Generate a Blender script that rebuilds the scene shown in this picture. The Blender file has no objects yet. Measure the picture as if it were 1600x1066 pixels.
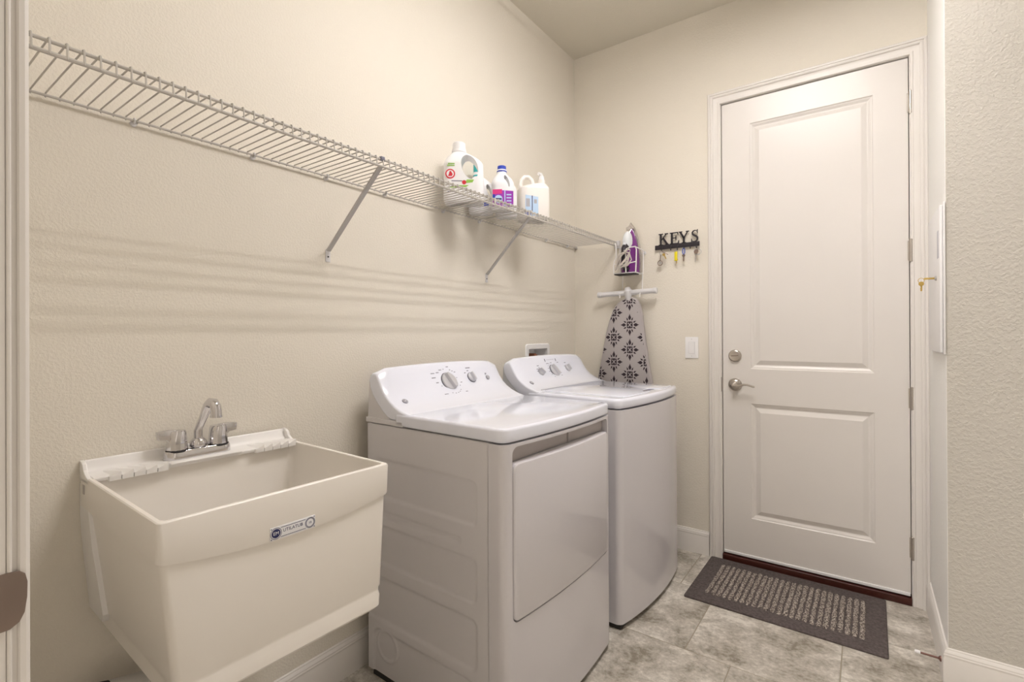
import bpy, bmesh, math, random
from math import pi, sin, cos, radians, sqrt, exp
from mathutils import Vector, Matrix
random.seed(7)
C = bpy.context.scene.collection

# ------------------------------------------------------------------ camera
cam_d = bpy.data.cameras.new('camera')
cam_d.sensor_width = 36.0
cam_d.lens = 768.52 / 1600 * 36
cam_d.shift_y = -14.57 / 1600
cam_d.clip_start = 0.02
cam = bpy.data.objects.new('camera', cam_d)
C.objects.link(cam)
yaw, pitch, roll = 0.62269, 0.00215, -0.00442
fw = Vector((-sin(yaw) * cos(pitch), cos(yaw) * cos(pitch), sin(pitch)))
rt = Vector((cos(yaw), sin(yaw), 0))
up = rt.cross(fw)
r2 = cos(roll) * rt + sin(roll) * up
u2 = -sin(roll) * rt + cos(roll) * up
m = Matrix((r2, u2, -fw)).transposed().to_4x4()
m.translation = Vector((1.5473, 0.0, 1.2461))
cam.matrix_world = m
bpy.context.scene.camera = cam

# ------------------------------------------------------------------ light & view
sc = bpy.context.scene
sc.view_settings.view_transform = 'Standard'
sc.view_settings.look = 'None'
sc.view_settings.gamma = 1.0
sc.view_settings.use_curve_mapping = False
sc.view_settings.exposure = 0.50
BULB = 158.0
HALL_FILL = 64.0
wd = bpy.data.worlds.new('world'); sc.world = wd
wd.use_nodes = True
wd.node_tree.nodes['Background'].inputs[0].default_value = (0.80, 0.86, 1.0, 1)
wd.node_tree.nodes['Background'].inputs[1].default_value = 0.10
def lamp(name, loc, size, power, color, rot=(0, 0, 0)):
    l = bpy.data.lights.new(name, 'AREA'); l.shape = 'RECTANGLE'; l.size, l.size_y = size
    l.energy = power; l.color = color
    o = bpy.data.objects.new(name, l); C.objects.link(o); o.location = loc; o.rotation_euler = rot
    return o
# added near-white fill light in the unseen hall behind the camera
lamp('hall_fill', (0.35, -0.85, 2.60), (.45, 0.5), HALL_FILL, (1.0, 0.965, 0.96))

# ------------------------------------------------------------------ materials
def nt(name):
    mt = bpy.data.materials.new(name); mt.use_nodes = True
    t = mt.node_tree; b = t.nodes['Principled BSDF']
    return mt, t, b
def mat(name, col, rough=.5, metal=0.0, coat=0.0, bump=None, spec=None, emit=None, vary=None, trans=0):
    mt, t, b = nt(name)
    b.inputs['Base Color'].default_value = (*col, 1)
    b.inputs['Roughness'].default_value = rough
    b.inputs['Metallic'].default_value = metal
    b.inputs['Coat Weight'].default_value = coat
    b.inputs['Coat Roughness'].default_value = .04
    b.inputs['Transmission Weight'].default_value = trans
    if spec is not None: b.inputs['Specular IOR Level'].default_value = spec
    if emit:
        b.inputs['Emission Color'].default_value = (*emit[0], 1)
        b.inputs['Emission Strength'].default_value = emit[1]
    if bump or vary:
        tc = t.nodes.new('ShaderNodeTexCoord')
    if bump:
        sc_, st_, dist_ = bump[:3]
        n = t.nodes.new('ShaderNodeTexNoise'); n.inputs['Scale'].default_value = sc_
        n.inputs['Detail'].default_value = 3; n.inputs['Roughness'].default_value = .55
        t.links.new(tc.outputs['Object'], n.inputs['Vector'])
        h = n.outputs['Fac']
        if len(bump) > 3:
            r = t.nodes.new('ShaderNodeValToRGB'); r.color_ramp.elements[0].position = bump[3]; r.color_ramp.elements[1].position = bump[4]
            t.links.new(h, r.inputs['Fac']); h = r.outputs['Color']
        bp = t.nodes.new('ShaderNodeBump'); bp.inputs['Strength'].default_value = st_
        bp.inputs['Distance'].default_value = dist_
        t.links.new(h, bp.inputs['Height']); t.links.new(bp.outputs['Normal'], b.inputs['Normal'])
    if vary:
        sc_, amt = vary
        n = t.nodes.new('ShaderNodeTexNoise'); n.inputs['Scale'].default_value = sc_; n.inputs['Detail'].default_value = 4
        t.links.new(tc.outputs['Object'], n.inputs['Vector'])
        r = t.nodes.new('ShaderNodeValToRGB')
        r.color_ramp.elements[0].position = .3; r.color_ramp.elements[1].position = .7
        r.color_ramp.elements[0].color = (*[c * (1 - amt) for c in col], 1)
        r.color_ramp.elements[1].color = (*[min(1, c * (1 + amt)) for c in col], 1)
        t.links.new(n.outputs['Fac'], r.inputs['Fac']); t.links.new(r.outputs['Color'], b.inputs['Base Color'])
    return mt
M = {}
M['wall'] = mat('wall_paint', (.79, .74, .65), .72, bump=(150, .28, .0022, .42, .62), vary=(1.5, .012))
M['wallr'] = mat('wall_tone_dark', (.58, .55, .495), .72, bump=(95, .42, .003, .44, .6), vary=(1.5, .012))  # darker tone than wall_paint
M['nib'] = mat('wall_tone_pale', (.90, .89, .86), .7, bump=(120, .2, .002, .44, .6))  # paler tone than wall_paint
M['ceil'] = mat('ceiling_paint', (.72, .68, .59), .85, bump=(120, .3, .002, .4, .62))
M['trim'] = mat('trim_paint', (.79, .755, .715), .35, vary=(3, .01))
M['door'] = mat('door_paint', (.77, .735, .70), .32, bump=(300, .03, .0005), vary=(2, .012))
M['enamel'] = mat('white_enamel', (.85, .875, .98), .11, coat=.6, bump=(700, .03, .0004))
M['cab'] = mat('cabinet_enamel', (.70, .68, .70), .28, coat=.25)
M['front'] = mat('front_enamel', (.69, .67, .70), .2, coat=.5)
M['scoop'] = mat('recess_shade_grey', (.50, .46, .45), .4)
M['grey'] = mat('grey_plastic', (.42, .42, .47), .35)
M['knob'] = mat('silver_knob', (.62, .62, .66), .3, metal=.35)
M['knobrim'] = mat('dark_knob_ring', (.12, .12, .15), .4)
M['print'] = mat('grey_print', (.20, .20, .26), .5)
M['galv'] = mat('galvanised_steel', (.55, .54, .55), .45, metal=.5)
M['black'] = mat('black_rubber', (.02, .018, .018), .6)
M['sink'] = mat('cream_plastic', (.88, .84, .785), .38, bump=(500, .04, .0005), vary=(4, .012))
M['sinkw'] = mat('white_plastic_trim', (.88, .86, .84), .35)
M['chrome'] = mat('chrome', (.70, .69, .71), .06, metal=1)
M['nickel'] = mat('satin_nickel', (.50, .46, .42), .28, metal=1)
M['bronze'] = mat('dark_nickel', (.28, .22, .19), .35, metal=.9)
M['wire'] = mat('shaded_vinyl_wire', (.52, .49, .45), .4)  # white wire, its shadow side put into the colour as grey
M['wwire'] = mat('white_vinyl_wire', (.86, .84, .82), .35)
M['brace'] = mat('grey_brace', (.50, .48, .47), .4)
M['clipw'] = mat('white_clip', (.70, .69, .70), .4)
M['white'] = mat('white_plastic', (.88, .87, .87), .35)
M['jug'] = mat('white_bottle_plastic', (.90, .90, .92), .3, coat=.2)
M['jugc'] = mat('cream_bottle_plastic', (.90, .86, .82), .32)
M['teal'] = mat('teal_plastic', (.02, .40, .42), .35)
M['blue'] = mat('blue_cap', (.02, .05, .42), .35)
M['purple'] = mat('purple_label', (.30, .03, .42), .4)
M['magenta'] = mat('magenta_label', (.62, .03, .20), .4)
M['lblue'] = mat('pale_blue_label', (.50, .66, .86), .4)
M['dblue'] = mat('dark_blue_ink', (.015, .02, .10), .5)
M['green'] = mat('green_label', (.30, .55, .10), .4)
M['red'] = mat('red_label', (.60, .03, .05), .4)
M['paper'] = mat('white_label', (.86, .86, .88), .45)
M['yel'] = mat('yellow_tag', (.85, .72, .02), .4)
M['keyblue'] = mat('blue_tag', (.05, .12, .55), .4)
M['brass'] = mat('brass', (.62, .44, .14), .3, metal=.9)
M['steel'] = mat('steel', (.55, .53, .52), .3, metal=.9)
M['signblack'] = mat('black_iron', (.018, .014, .020), .45)
M['ironp'] = mat('purple_iron_shell', (.16, .012, .20), .25, coat=.4)
M['soleplate'] = mat('soleplate', (.62, .58, .56), .25, metal=.85)
M['tank'] = mat('water_tank', (.82, .86, .90), .15, coat=.4)
M['cord'] = mat('braided_cord', (.62, .57, .52), .7)
M['boardbk'] = mat('board_grey', (.42, .385, .38), .8)
M['motif'] = mat('board_motif', (.032, .02, .028), .8)
M['grout'] = mat('grout', (.36, .32, .25), .9, bump=(200, .3, .001))
M['mat'] = mat('doormat_border', (.105, .084, .080), .95, bump=(500, .8, .003), vary=(90, .35))
M['copper'] = mat('copper_valve', (.40, .16, .09), .4, metal=.5)
M['boxin'] = mat('outlet_box_inside', (.42, .40, .38), .5)
M['thresh'] = mat('red_brown_threshold', (.05, .008, .004), .4)
M['panel'] = mat('panel_enamel', (.80, .79, .79), .3)
M['stop'] = mat('doorstop_rod', (.22, .12, .10), .35, metal=.6)
M['lampw'] = mat('bulb_glass', (.9, .9, .9), .4, emit=((1.0, .955, .93), BULB))
M['pvc'] = mat('drain_pipe', (.62, .60, .57), .4)
M['mark'] = mat('scuff', (.20, .16, .13), .8)
# ribbed tufts of the mat
def tuft():
    mt, t, b = nt('doormat_rib')
    tc = t.nodes.new('ShaderNodeTexCoord'); n = t.nodes.new('ShaderNodeTexNoise'); n.inputs['Scale'].default_value = 150; n.inputs['Detail'].default_value = 2
    r = t.nodes.new('ShaderNodeValToRGB')
    r.color_ramp.elements[0].position = .40; r.color_ramp.elements[0].color = (.07, .05, .045, 1)
    r.color_ramp.elements[1].position = .62; r.color_ramp.elements[1].color = (.52, .46, .40, 1)
    t.links.new(tc.outputs['Object'], n.inputs['Vector']); t.links.new(n.outputs['Fac'], r.inputs['Fac']); t.links.new(r.outputs['Color'], b.inputs['Base Color'])
    b.inputs['Roughness'].default_value = .95
    bp = t.nodes.new('ShaderNodeBump'); bp.inputs['Strength'].default_value = .9; bp.inputs['Distance'].default_value = .004
    t.links.new(n.outputs['Fac'], bp.inputs['Height']); t.links.new(bp.outputs['Normal'], b.inputs['Normal'])
    return mt
M['tuft'] = tuft()
def tile_mat():
    mt, t, b = nt('travertine_tile')
    tc = t.nodes.new('ShaderNodeTexCoord'); geo = t.nodes.new('ShaderNodeNewGeometry')
    oi = t.nodes.new('ShaderNodeObjectInfo')
    mp = t.nodes.new('ShaderNodeMapping'); mp.inputs['Scale'].default_value = (1.0, 1.15, 1)
    add = t.nodes.new('ShaderNodeVectorMath'); add.operation = 'MULTIPLY_ADD'
    comb = t.nodes.new('ShaderNodeCombineXYZ')
    for i in range(3): t.links.new(oi.outputs['Random'], comb.inputs[i])
    add.inputs[1].default_value = (17, 9, 5)
    t.links.new(comb.outputs[0], add.inputs[0]); t.links.new(tc.outputs['Object'], add.inputs[2])
    t.links.new(add.outputs[0], mp.inputs['Vector'])
    n1 = t.nodes.new('ShaderNodeTexNoise'); n1.inputs['Scale'].default_value = 7; n1.inputs['Detail'].default_value = 9; n1.inputs['Roughness'].default_value = .62; n1.inputs['Distortion'].default_value = .35
    n2 = t.nodes.new('ShaderNodeTexNoise'); n2.inputs['Scale'].default_value = 60; n2.inputs['Detail'].default_value = 6; n2.inputs['Roughness'].default_value = .7
    t.links.new(mp.outputs[0], n1.inputs['Vector']); t.links.new(mp.outputs[0], n2.inputs['Vector'])
    r = t.nodes.new('ShaderNodeValToRGB'); cr = r.color_ramp
    cr.elements[0].position = .33; cr.elements[0].color = (.24, .21, .16, 1)
    cr.elements[1].position = .68; cr.elements[1].color = (.76, .72, .65, 1)
    e = cr.elements.new(.44); e.color = (.40, .365, .31, 1)
    e = cr.elements.new(.55); e.color = (.54, .50, .44, 1)
    mx = t.nodes.new('ShaderNodeMath'); mx.operation = 'MULTIPLY_ADD'; mx.inputs[1].default_value = .55
    sub = t.nodes.new('ShaderNodeMath'); sub.operation = 'SUBTRACT'; sub.inputs[1].default_value = .5
    t.links.new(n2.outputs['Fac'], sub.inputs[0]); t.links.new(sub.outputs[0], mx.inputs[0]); t.links.new(n1.outputs['Fac'], mx.inputs[2])
    t.links.new(mx.outputs[0], r.inputs['Fac']); t.links.new(r.outputs['Color'], b.inputs['Base Color'])
    b.inputs['Roughness'].default_value = .42
    bp = t.nodes.new('ShaderNodeBump'); bp.inputs['Strength'].default_value = .25; bp.inputs['Distance'].default_value = .002
    t.links.new(mx.outputs[0], bp.inputs['Height']); t.links.new(bp.outputs['Normal'], b.inputs['Normal'])
    return mt
M['tile'] = tile_mat()

# ------------------------------------------------------------------ mesh helpers
class MB:
    def __init__(s): s.v = []; s.f = []
    def add(s, vs, fs):
        o = len(s.v); s.v += [tuple(v) for v in vs]; s.f += [tuple(i + o for i in f) for f in fs]; return s
    def box(s, a, b):
        x0, y0, z0 = a; x1, y1, z1 = b
        return s.add([(x0, y0, z0), (x1, y0, z0), (x1, y1, z0), (x0, y1, z0), (x0, y0, z1), (x1, y0, z1), (x1, y1, z1), (x0, y1, z1)],
                     [(3, 2, 1, 0), (4, 5, 6, 7), (0, 1, 5, 4), (1, 2, 6, 5), (2, 3, 7, 6), (3, 0, 4, 7)])
    def loft(s, rings, cap0=True, cap1=True, closed=True):
        n = len(rings[0]); vs = [p for r in rings for p in r]; fs = []
        for i in range(len(rings) - 1):
            for j in range(n if closed else n - 1):
                k = (j + 1) % n
                fs.append((i * n + j, i * n + k, (i + 1) * n + k, (i + 1) * n + j))
        if cap0: fs.append(tuple(range(n - 1, -1, -1)))
        if cap1: fs.append(tuple((len(rings) - 1) * n + j for j in range(n)))
        return s.add(vs, fs)
    def tube(s, pts, r, n=8, closed=False, radii=None):
        pts = [Vector(p) for p in pts]; N = len(pts); rings = []
        prev = None
        for i, p in enumerate(pts):
            if closed: t = pts[(i + 1) % N] - pts[i - 1]
            else: t = pts[min(i + 1, N - 1)] - pts[max(i - 1, 0)]
            t.normalize()
            if prev is None:
                a = Vector((0, 0, 1)) if abs(t.z) < .9 else Vector((1, 0, 0))
                prev = t.cross(a).normalized()
            else:
                prev = (prev - t * prev.dot(t)).normalized()
            b = t.cross(prev); rr = radii[i] if radii else r
            rings.append([p + rr * (cos(2 * pi * k / n) * prev + sin(2 * pi * k / n) * b) for k in range(n)])
        if closed: rings.append(rings[0]); return s.loft(rings, False, False)
        return s.loft(rings)
    def cyl(s, a, b, r, n=20, r1=None):
        return s.tube([a, b], r, n, radii=[r, r if r1 is None else r1])
    def prism(s, poly, axis, a, b):
        def P(u, v, w):
            return {'x': (w, u, v), 'y': (u, w, v), 'z': (u, v, w)}[axis]
        return s.loft([[P(u, v, a) for u, v in poly], [P(u, v, b) for u, v in poly]])
    def lathe(s, prof, center, axis='z', n=28):
        cx, cy, cz = center; rings = []
        for r, h in prof:
            ring = []
            for k in range(n):
                a = 2 * pi * k / n; c_, s_ = r * cos(a), r * sin(a)
                ring.append({'z': (cx + c_, cy + s_, cz + h), 'x': (cx + h, cy + c_, cz + s_), 'y': (cx + c_, cy + h, cz + s_)}[axis])
            rings.append(ring)
        return s.loft(rings)
    def torus(s, c, R, r, axis='y', n=20, m=8, rot=None):
        pts = []
        for k in range(n):
            a = 2 * pi * k / n; u, v = R * cos(a), R * sin(a)
            p = Vector({'x': (0, u, v), 'y': (u, 0, v), 'z': (u, v, 0)}[axis])
            if rot: p = rot @ p
            pts.append(Vector(c) + p)
        return s.tube(pts, r, m, closed=True)
    def xf(s, mtx):
        s.v = [tuple(mtx @ Vector(v)) for v in s.v]; return s
def fin(bm, name, material, parent=None, bevel=0, seg=3, ang=30, loc=(0, 0, 0), smooth=True, bang=None):
    if isinstance(bm, MB):
        me = bpy.data.meshes.new(name); me.from_pydata(bm.v, [], bm.f)
        b = bmesh.new(); b.from_mesh(me)
        bmesh.ops.recalc_face_normals(b, faces=b.faces)
        if bevel:
            es = [e for e in b.edges if len(e.link_faces) == 2 and e.calc_face_angle(0) > radians(bang or 35)]
            bmesh.ops.bevel(b, geom=es, offset=bevel, segments=seg, profile=.5, affect='EDGES', clamp_overlap=True)
        b.to_mesh(me); b.free()
    else: me = bm
    me.materials.clear(); me.materials.append(M[material] if isinstance(material, str) else material)
    if smooth:
        me.shade_smooth(); me.set_sharp_from_angle(angle=radians(ang))
    o = bpy.data.objects.new(name, me); C.objects.link(o)
    o.location = loc
    if parent: o.parent = parent
    return o
def tag(o, label, cat, group=None):
    o['label'] = label; o['category'] = cat
    if group: o['group'] = group
    return o
def thing(name, label, cat, loc=(0, 0, 0), rz=0, group=None):
    o = bpy.data.objects.new(name, None); C.objects.link(o); o.location = loc; o.rotation_euler = (0, 0, rz)
    o.empty_display_size = .05
    return tag(o, label, cat, group)
def struct(o): o['kind'] = 'structure'; return o
def boolean(o, cutter_mb, op='DIFFERENCE'):
    c = fin(cutter_mb, 'cutter', 'black', smooth=False)
    c.matrix_world = o.matrix_world.copy() if o.parent is None else Matrix.Identity(4)
    md = o.modifiers.new('b', 'BOOLEAN'); md.operation = op; md.object = c; md.solver = 'EXACT'
    bpy.context.view_layer.update()
    par = o.parent; o.parent = None; c.matrix_world = o.matrix_basis.copy(); bpy.context.view_layer.update()
    me = bpy.data.meshes.new_from_object(o.evaluated_get(bpy.context.evaluated_depsgraph_get()))
    o.modifiers.clear(); mt = o.data.materials[0]; o.data = me; me.materials.clear(); me.materials.append(mt); o.parent = par
    cm = c.data; bpy.data.objects.remove(c); bpy.data.meshes.remove(cm)
    return o
def text_obj(txt, size, thick, name, material, parent, matrix, space=1.0):
    cu = bpy.data.curves.new('t', 'FONT'); cu.body = txt; cu.size = size; cu.extrude = thick; cu.align_x = 'CENTER'; cu.align_y = 'CENTER'
    cu.space_character = space; cu.resolution_u = 3
    o = bpy.data.objects.new('t', cu); C.objects.link(o); bpy.context.view_layer.update()
    me = bpy.data.meshes.new_from_object(o.evaluated_get(bpy.context.evaluated_depsgraph_get()))
    bpy.data.objects.remove(o); bpy.data.curves.remove(cu)
    me.transform(matrix)
    return fin(me, name, material, parent, smooth=False)
def rrect(x0, x1, y0, y1, r, nc=4, ne=1):
    pts = []
    cs = [(x1 - r, y1 - r, 0), (x0 + r, y1 - r, 90), (x0 + r, y0 + r, 180), (x1 - r, y0 + r, 270)]
    for i, (cx, cy, a0) in enumerate(cs):
        for k in range(nc + 1):
            a = radians(a0 + 90 * k / nc); pts.append((cx + r * cos(a), cy + r * sin(a)))
        nx = cs[(i + 1) % 4]; a = radians(nx[2]); q = (nx[0] + r * cos(a), nx[1] + r * sin(a)); p = pts[-1]
        for k in range(1, ne): t = k / ne; pts.append((p[0] + (q[0] - p[0]) * t, p[1] + (q[1] - p[1]) * t))
    return pts
def sm(a, b, x):
    t = max(0, min(1, (x - a) / (b - a))); return t * t * (3 - 2 * t)
def sdrr(u, v, u0, u1, v0, v1, r):       # rounded rectangle signed distance
    cx, cy = (u0 + u1) / 2, (v0 + v1) / 2; hx, hy = (u1 - u0) / 2 - r, (v1 - v0) / 2 - r
    dx, dy = abs(u - cx) - hx, abs(v - cy) - hy
    return sqrt(max(dx, 0) ** 2 + max(dy, 0) ** 2) + min(max(dx, dy), 0) - r

# ================================================================== SETTING
L = 2.8696; HC = 3.039; XR = 1.779; YR = 2.302
wl = struct(fin(MB().box((-.12, -.10, 0), (0, L + .15, HC)), 'wall_left', 'wall', smooth=False))
boolean(wl, MB().box((-.09, 2.305, 1.0), (.01, 2.513, 1.158)))
we = struct(fin(MB().box((0, L, 0), (XR, L + .15, HC)), 'wall_back', 'wall', smooth=False))
boolean(we, MB().box((.898, L - .1, -.1), (1.724, L + .3, 2.505)))
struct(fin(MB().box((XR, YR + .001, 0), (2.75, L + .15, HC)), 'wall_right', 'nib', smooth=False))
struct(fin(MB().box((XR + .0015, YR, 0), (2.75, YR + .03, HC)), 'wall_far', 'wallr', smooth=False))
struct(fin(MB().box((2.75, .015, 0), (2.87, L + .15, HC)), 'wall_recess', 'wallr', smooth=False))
wf = struct(fin(MB().box((0, .015, 0), (2.75, .130, HC)), 'wall_front', 'wall', smooth=False))
boolean(wf, MB().box((.700, -.1, -.1), (1.660, .3, 2.47)))
struct(fin(MB().box((-.12, -.1, HC), (2.87, L + .15, HC + .1)), 'ceiling', 'ceil', smooth=False))
# hall behind the camera
hall = struct(fin(MB().box((-.6, -1.9, 2.70), (3.4, .015, 2.80)), 'ceiling_hall', 'ceil', smooth=False))
struct(fin(MB().box((-.6, -2.0, 0), (3.4, -1.9, 2.80)), 'wall_hall', 'wallr', smooth=False))
struct(fin(MB().box((-.7, -2.0, 0), (-.6, -.10, 2.80)), 'wall_hall_left', 'wallr', smooth=False))
struct(fin(MB().box((3.4, -2.0, 0), (3.5, .13, 2.80)), 'wall_hall_right', 'wallr', smooth=False))
struct(fin(MB().box((-.7, -.10, 0), (-.12, .015, 2.80)), 'wall_hall_front', 'wallr', smooth=False))
struct(fin(MB().box((2.75, .015, 0), (3.5, .13, 2.80)), 'wall_hall_back', 'wallr', smooth=False)) if False else None

# floor: grout bed with every tile its own piece
fl = struct(fin(MB().box((-.7, -2.0, -.06), (3.5, L + .2, -.0015)), 'floor', 'grout', smooth=False))
TS = .5035; g = .0022
def tile(x0, x1, y0, y1):
    x0 = max(x0, -.6); x1 = min(x1, 3.4); y0 = max(y0, -1.9); y1 = min(y1, L + .02)
    if x1 - x0 < .02 or y1 - y0 < .02: return
    w, d = (x1 - x0) / 2 - g, (y1 - y0) / 2 - g; e = .0012
    b = MB().loft([[(-w, -d, -.010), (w, -d, -.010), (w, d, -.010), (-w, d, -.010)], [(-w, -d, -e), (w, -d, -e), (w, d, -e), (-w, d, -e)],
                   [(-w + e, -d + e, 0), (w - e, -d + e, 0), (w - e, d - e, 0), (-w + e, d - e, 0)]])
    o = fin(b, 'tile', 'tile', fl, loc=((x0 + x1) / 2, (y0 + y1) / 2, random.uniform(-.0004, .0003)), smooth=False)
for row in range(-8, 2):
    y0 = 1.965 + row * TS
    off = .965 - row * .168 - TS * 6
    off = off - TS * round((off + 3) / TS) if False else off
    for k in range(-4, 16):
        tile(off + k * TS, off + (k + 1) * TS, y0, y0 + TS)

# baseboards: moulded profile swept along the wall
BBP = [(0, 0), (.0145, 0), (.0145, .095), (.0125, .1005), (.0125, .104), (.0135, .108), (.0115, .112), (.0115, .116), (.0085, .1215), (.006, .1245), (.0055, .1285), (0, .1305)]
def base(name, p0, p1, nrm, m0=0, m1=0):
    p0, p1, n = Vector(p0), Vector(p1), Vector(nrm); t = (p1 - p0).normalized()
    r0 = [p0 + n * d + t * (d * m0) + Vector((0, 0, h)) for d, h in BBP]
    r1 = [p1 + n * d + t * (d * m1) + Vector((0, 0, h)) for d, h in BBP]
    return struct(fin(MB().loft([r0, r1]), name, 'trim', ang=20))
base('baseboard_left', (0, .13, 0), (0, L, 0), (1, 0, 0), 0, -1)
base('baseboard_back', (0, L, 0), (.838, L, 0), (0, -1, 0), 1, 0)
base('baseboard_right', (XR, L, 0), (XR, YR, 0), (-1, 0, 0), 0, 1)
base('baseboard_recess', (XR, YR, 0), (2.75, YR, 0), (0, -1, 0), -1, 0)
base('baseboard_side', (2.75, YR, 0), (2.75, .13, 0), (-1, 0, 0), 1, 0)
base('baseboard_front', (.0, .13, 0), (.615, .13, 0), (0, 1, 0), 0, 0)

# back door: jamb, casing, slab with two raised panels, hardware
def casing(name, x0, x1, ztop, y, sgn, w=.066, parent=None, mat_='trim'):
    """mitred moulded casing around an opening; profile across its width"""
    prof = [(0, 0), (0, .007), (.003, .0100), (.011, .0105), (.013, .0075), (.016, .0070), (.028, .0095), (.036, .0125), (.0375, .0175), (.043, .0200), (.048, .0190), (.0495, .0150), (.052, .0150), (.0535, .0195), (.061, .0195), (.066, .0150), (.066, 0)]
    rings = []
    for px_, pz in ((0, 0), (0, 1), (1, 1), (1, 0)):
        ring = []
        for d, h in prof:
            d = d * w / .066
            x = (x0 - d) if px_ == 0 else (x1 + d)
            z = (ztop + d) if pz else 0
            ring.append((x, y + sgn * h, z))
        rings.append(ring)
    return struct(fin(MB().loft(rings), name, mat_, parent, ang=25))
casing('trim_1', .905, 1.7165, 2.4985, L, -1, .0635)
jb = MB().box((.898, L + .0, 0), (.9075, L + .13, 2.505)).box((1.7145, L + .0, 0), (1.724, L + .13, 2.505)).box((.9075, L + .0, 2.4965), (1.7145, L + .13, 2.505))
jb.box((.9075, L + .048, 0), (.920, L + .06, 2.4965)).box((1.702, L + .048, 0), (1.7145, L + .06, 2.4965)).box((.92, L + .048, 2.484), (1.702, L + .06, 2.4965))
struct(fin(jb, 'trim_2', 'trim', smooth=False))
struct(fin(MB().box((.9075, L + .052, 0.0), (1.7145, L + .14, 2.50)), 'trim_3', 'black', smooth=False))
struct(fin(MB().box((.9075, L - .012, 0), (1.7145, L + .13, .034)), 'trim_4', 'thresh', bevel=.004))
dr = thing('door_1', 'white two-panel door at the end of the room, closed', 'door', (.9115, L + .004, .050)); struct(dr)
DW, DH = .7995, 2.4405
def slab():
    b = MB(); xs = [0, .1385, .6705, DW]
    # face plane y=0 with two openings for the sunk panels
    P = [(.1385, .6705, .198, .812), (.1385, .6705, .997, 2.309)]
    zs = [0, .198, .812, .997, 2.309, DH]
    vid = {}
    def V(x, y, z):
        k = (round(x, 5), round(y, 5), round(z, 5))
        if k not in vid: vid[k] = len(b.v); b.v.append((x, y, z))
        return vid[k]
    for i in range(3):
        for j in range(5):
            if i == 1 and j in (1, 3): continue
            b.f.append((V(xs[i], 0, zs[j]), V(xs[i + 1], 0, zs[j]), V(xs[i + 1], 0, zs[j + 1]), V(xs[i], 0, zs[j + 1])))
    for x0, x1, z0, z1 in P:
        st = [(0, 0), (.004, .004), (.010, .0055), (.020, .0115), (.024, .0115), (.046, .002), (.048, .002)]
        for k in range(len(st) - 1):
            (i0, d0), (i1, d1) = st[k], st[k + 1]
            A = [(x0 + i0, z0 + i0), (x1 - i0, z0 + i0), (x1 - i0, z1 - i0), (x0 + i0, z1 - i0)]
            B = [(x0 + i1, z0 + i1), (x1 - i1, z0 + i1), (x1 - i1, z1 - i1), (x0 + i1, z1 - i1)]
            for q in range(4):
                w = (q + 1) % 4
                b.f.append((V(A[q][0], d0, A[q][1]), V(A[w][0], d0, A[w][1]), V(B[w][0], d1, B[w][1]), V(B[q][0], d1, B[q][1])))
        b.f.append(tuple(V(x, d1, z) for x, z in B))
    o = [(0, 0), (DW, 0), (DW, DH), (0, DH)]
    b.f.append(tuple(V(x, .044, z) for x, z in o[::-1]))
    # sides share the outer face vertices
    edge = [(x, 0) for x in xs] + [(DW, z) for z in zs[1:]] + [(x, DH) for x in xs[::-1][1:]] + [(0, z) for z in zs[::-1][1:]]
    for k in range(len(edge) - 1):
        a, c = edge[k], edge[k + 1]
        b.f.append((V(a[0], 0, a[1]), V(c[0], 0, c[1]), V(c[0], .044, c[1]), V(a[0], .044, a[1])))
    return b
fin(slab(), 'door_leaf', 'door', dr, ang=12)
fin(MB().box((.002, -.006, -.010), (DW - .002, .03, .004)), 'door_sweep', 'white', dr, bevel=.002)
def hinge(z, worn):
    h = MB().cyl((.807, -.009, z - .047), (.807, -.009, z + .047), .0072, 14)
    h.lathe([(.0001, -.054), (.005, -.053), (.0075, -.050), (.0075, -.047)], (.807, -.009, z)).lathe([(.0075, .047), (.0075, .050), (.005, .053), (.0001, .054)], (.807, -.009, z))
    for k in (-.028, -.009, .010, .029): h.torus((.807, -.009, z + k), .0072, .0006, 'z', 14, 4)
    h.box((.795, -.003, z - .045), (.806, .001, z + .045))
    o = fin(h, 'hinge', 'nickel', dr)
    if worn:
        for dz in (.028, 0, -.030): fin(MB().cyl((.812, -.010, z + dz), (.820, -.006, z + dz), .003, 8), 'screw', 'black', o)
for z, w in ((2.285, 1), (1.612, 0), (.94, 1), (.261, 0)): hinge(z - .05, w)
# deadbolt
fin(MB().lathe([(.033, -.001), (.033, -.006), (.030, -.013), (.026, -.0155), (.020, -.0145), (.0001, -.0145)], (.062, 0, 1.066), 'y', 32), 'deadbolt_rose', 'nickel', dr)
fin(MB().loft([[(.062 - .019, -.013, 1.066 - .003), (.062 + .019, -.013, 1.066 + .003 - .002), (.062 + .019, -.013, 1.066 + .005), (.062 - .019, -.013, 1.066 + .001)],
               [(.062 - .015, -.030, 1.066 - .002), (.062 + .015, -.030, 1.066), (.062 + .015, -.030, 1.066 + .003), (.062 - .015, -.030, 1.066 + .001)]]), 'thumb_turn', 'bronze', dr, bevel=.001)
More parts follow.
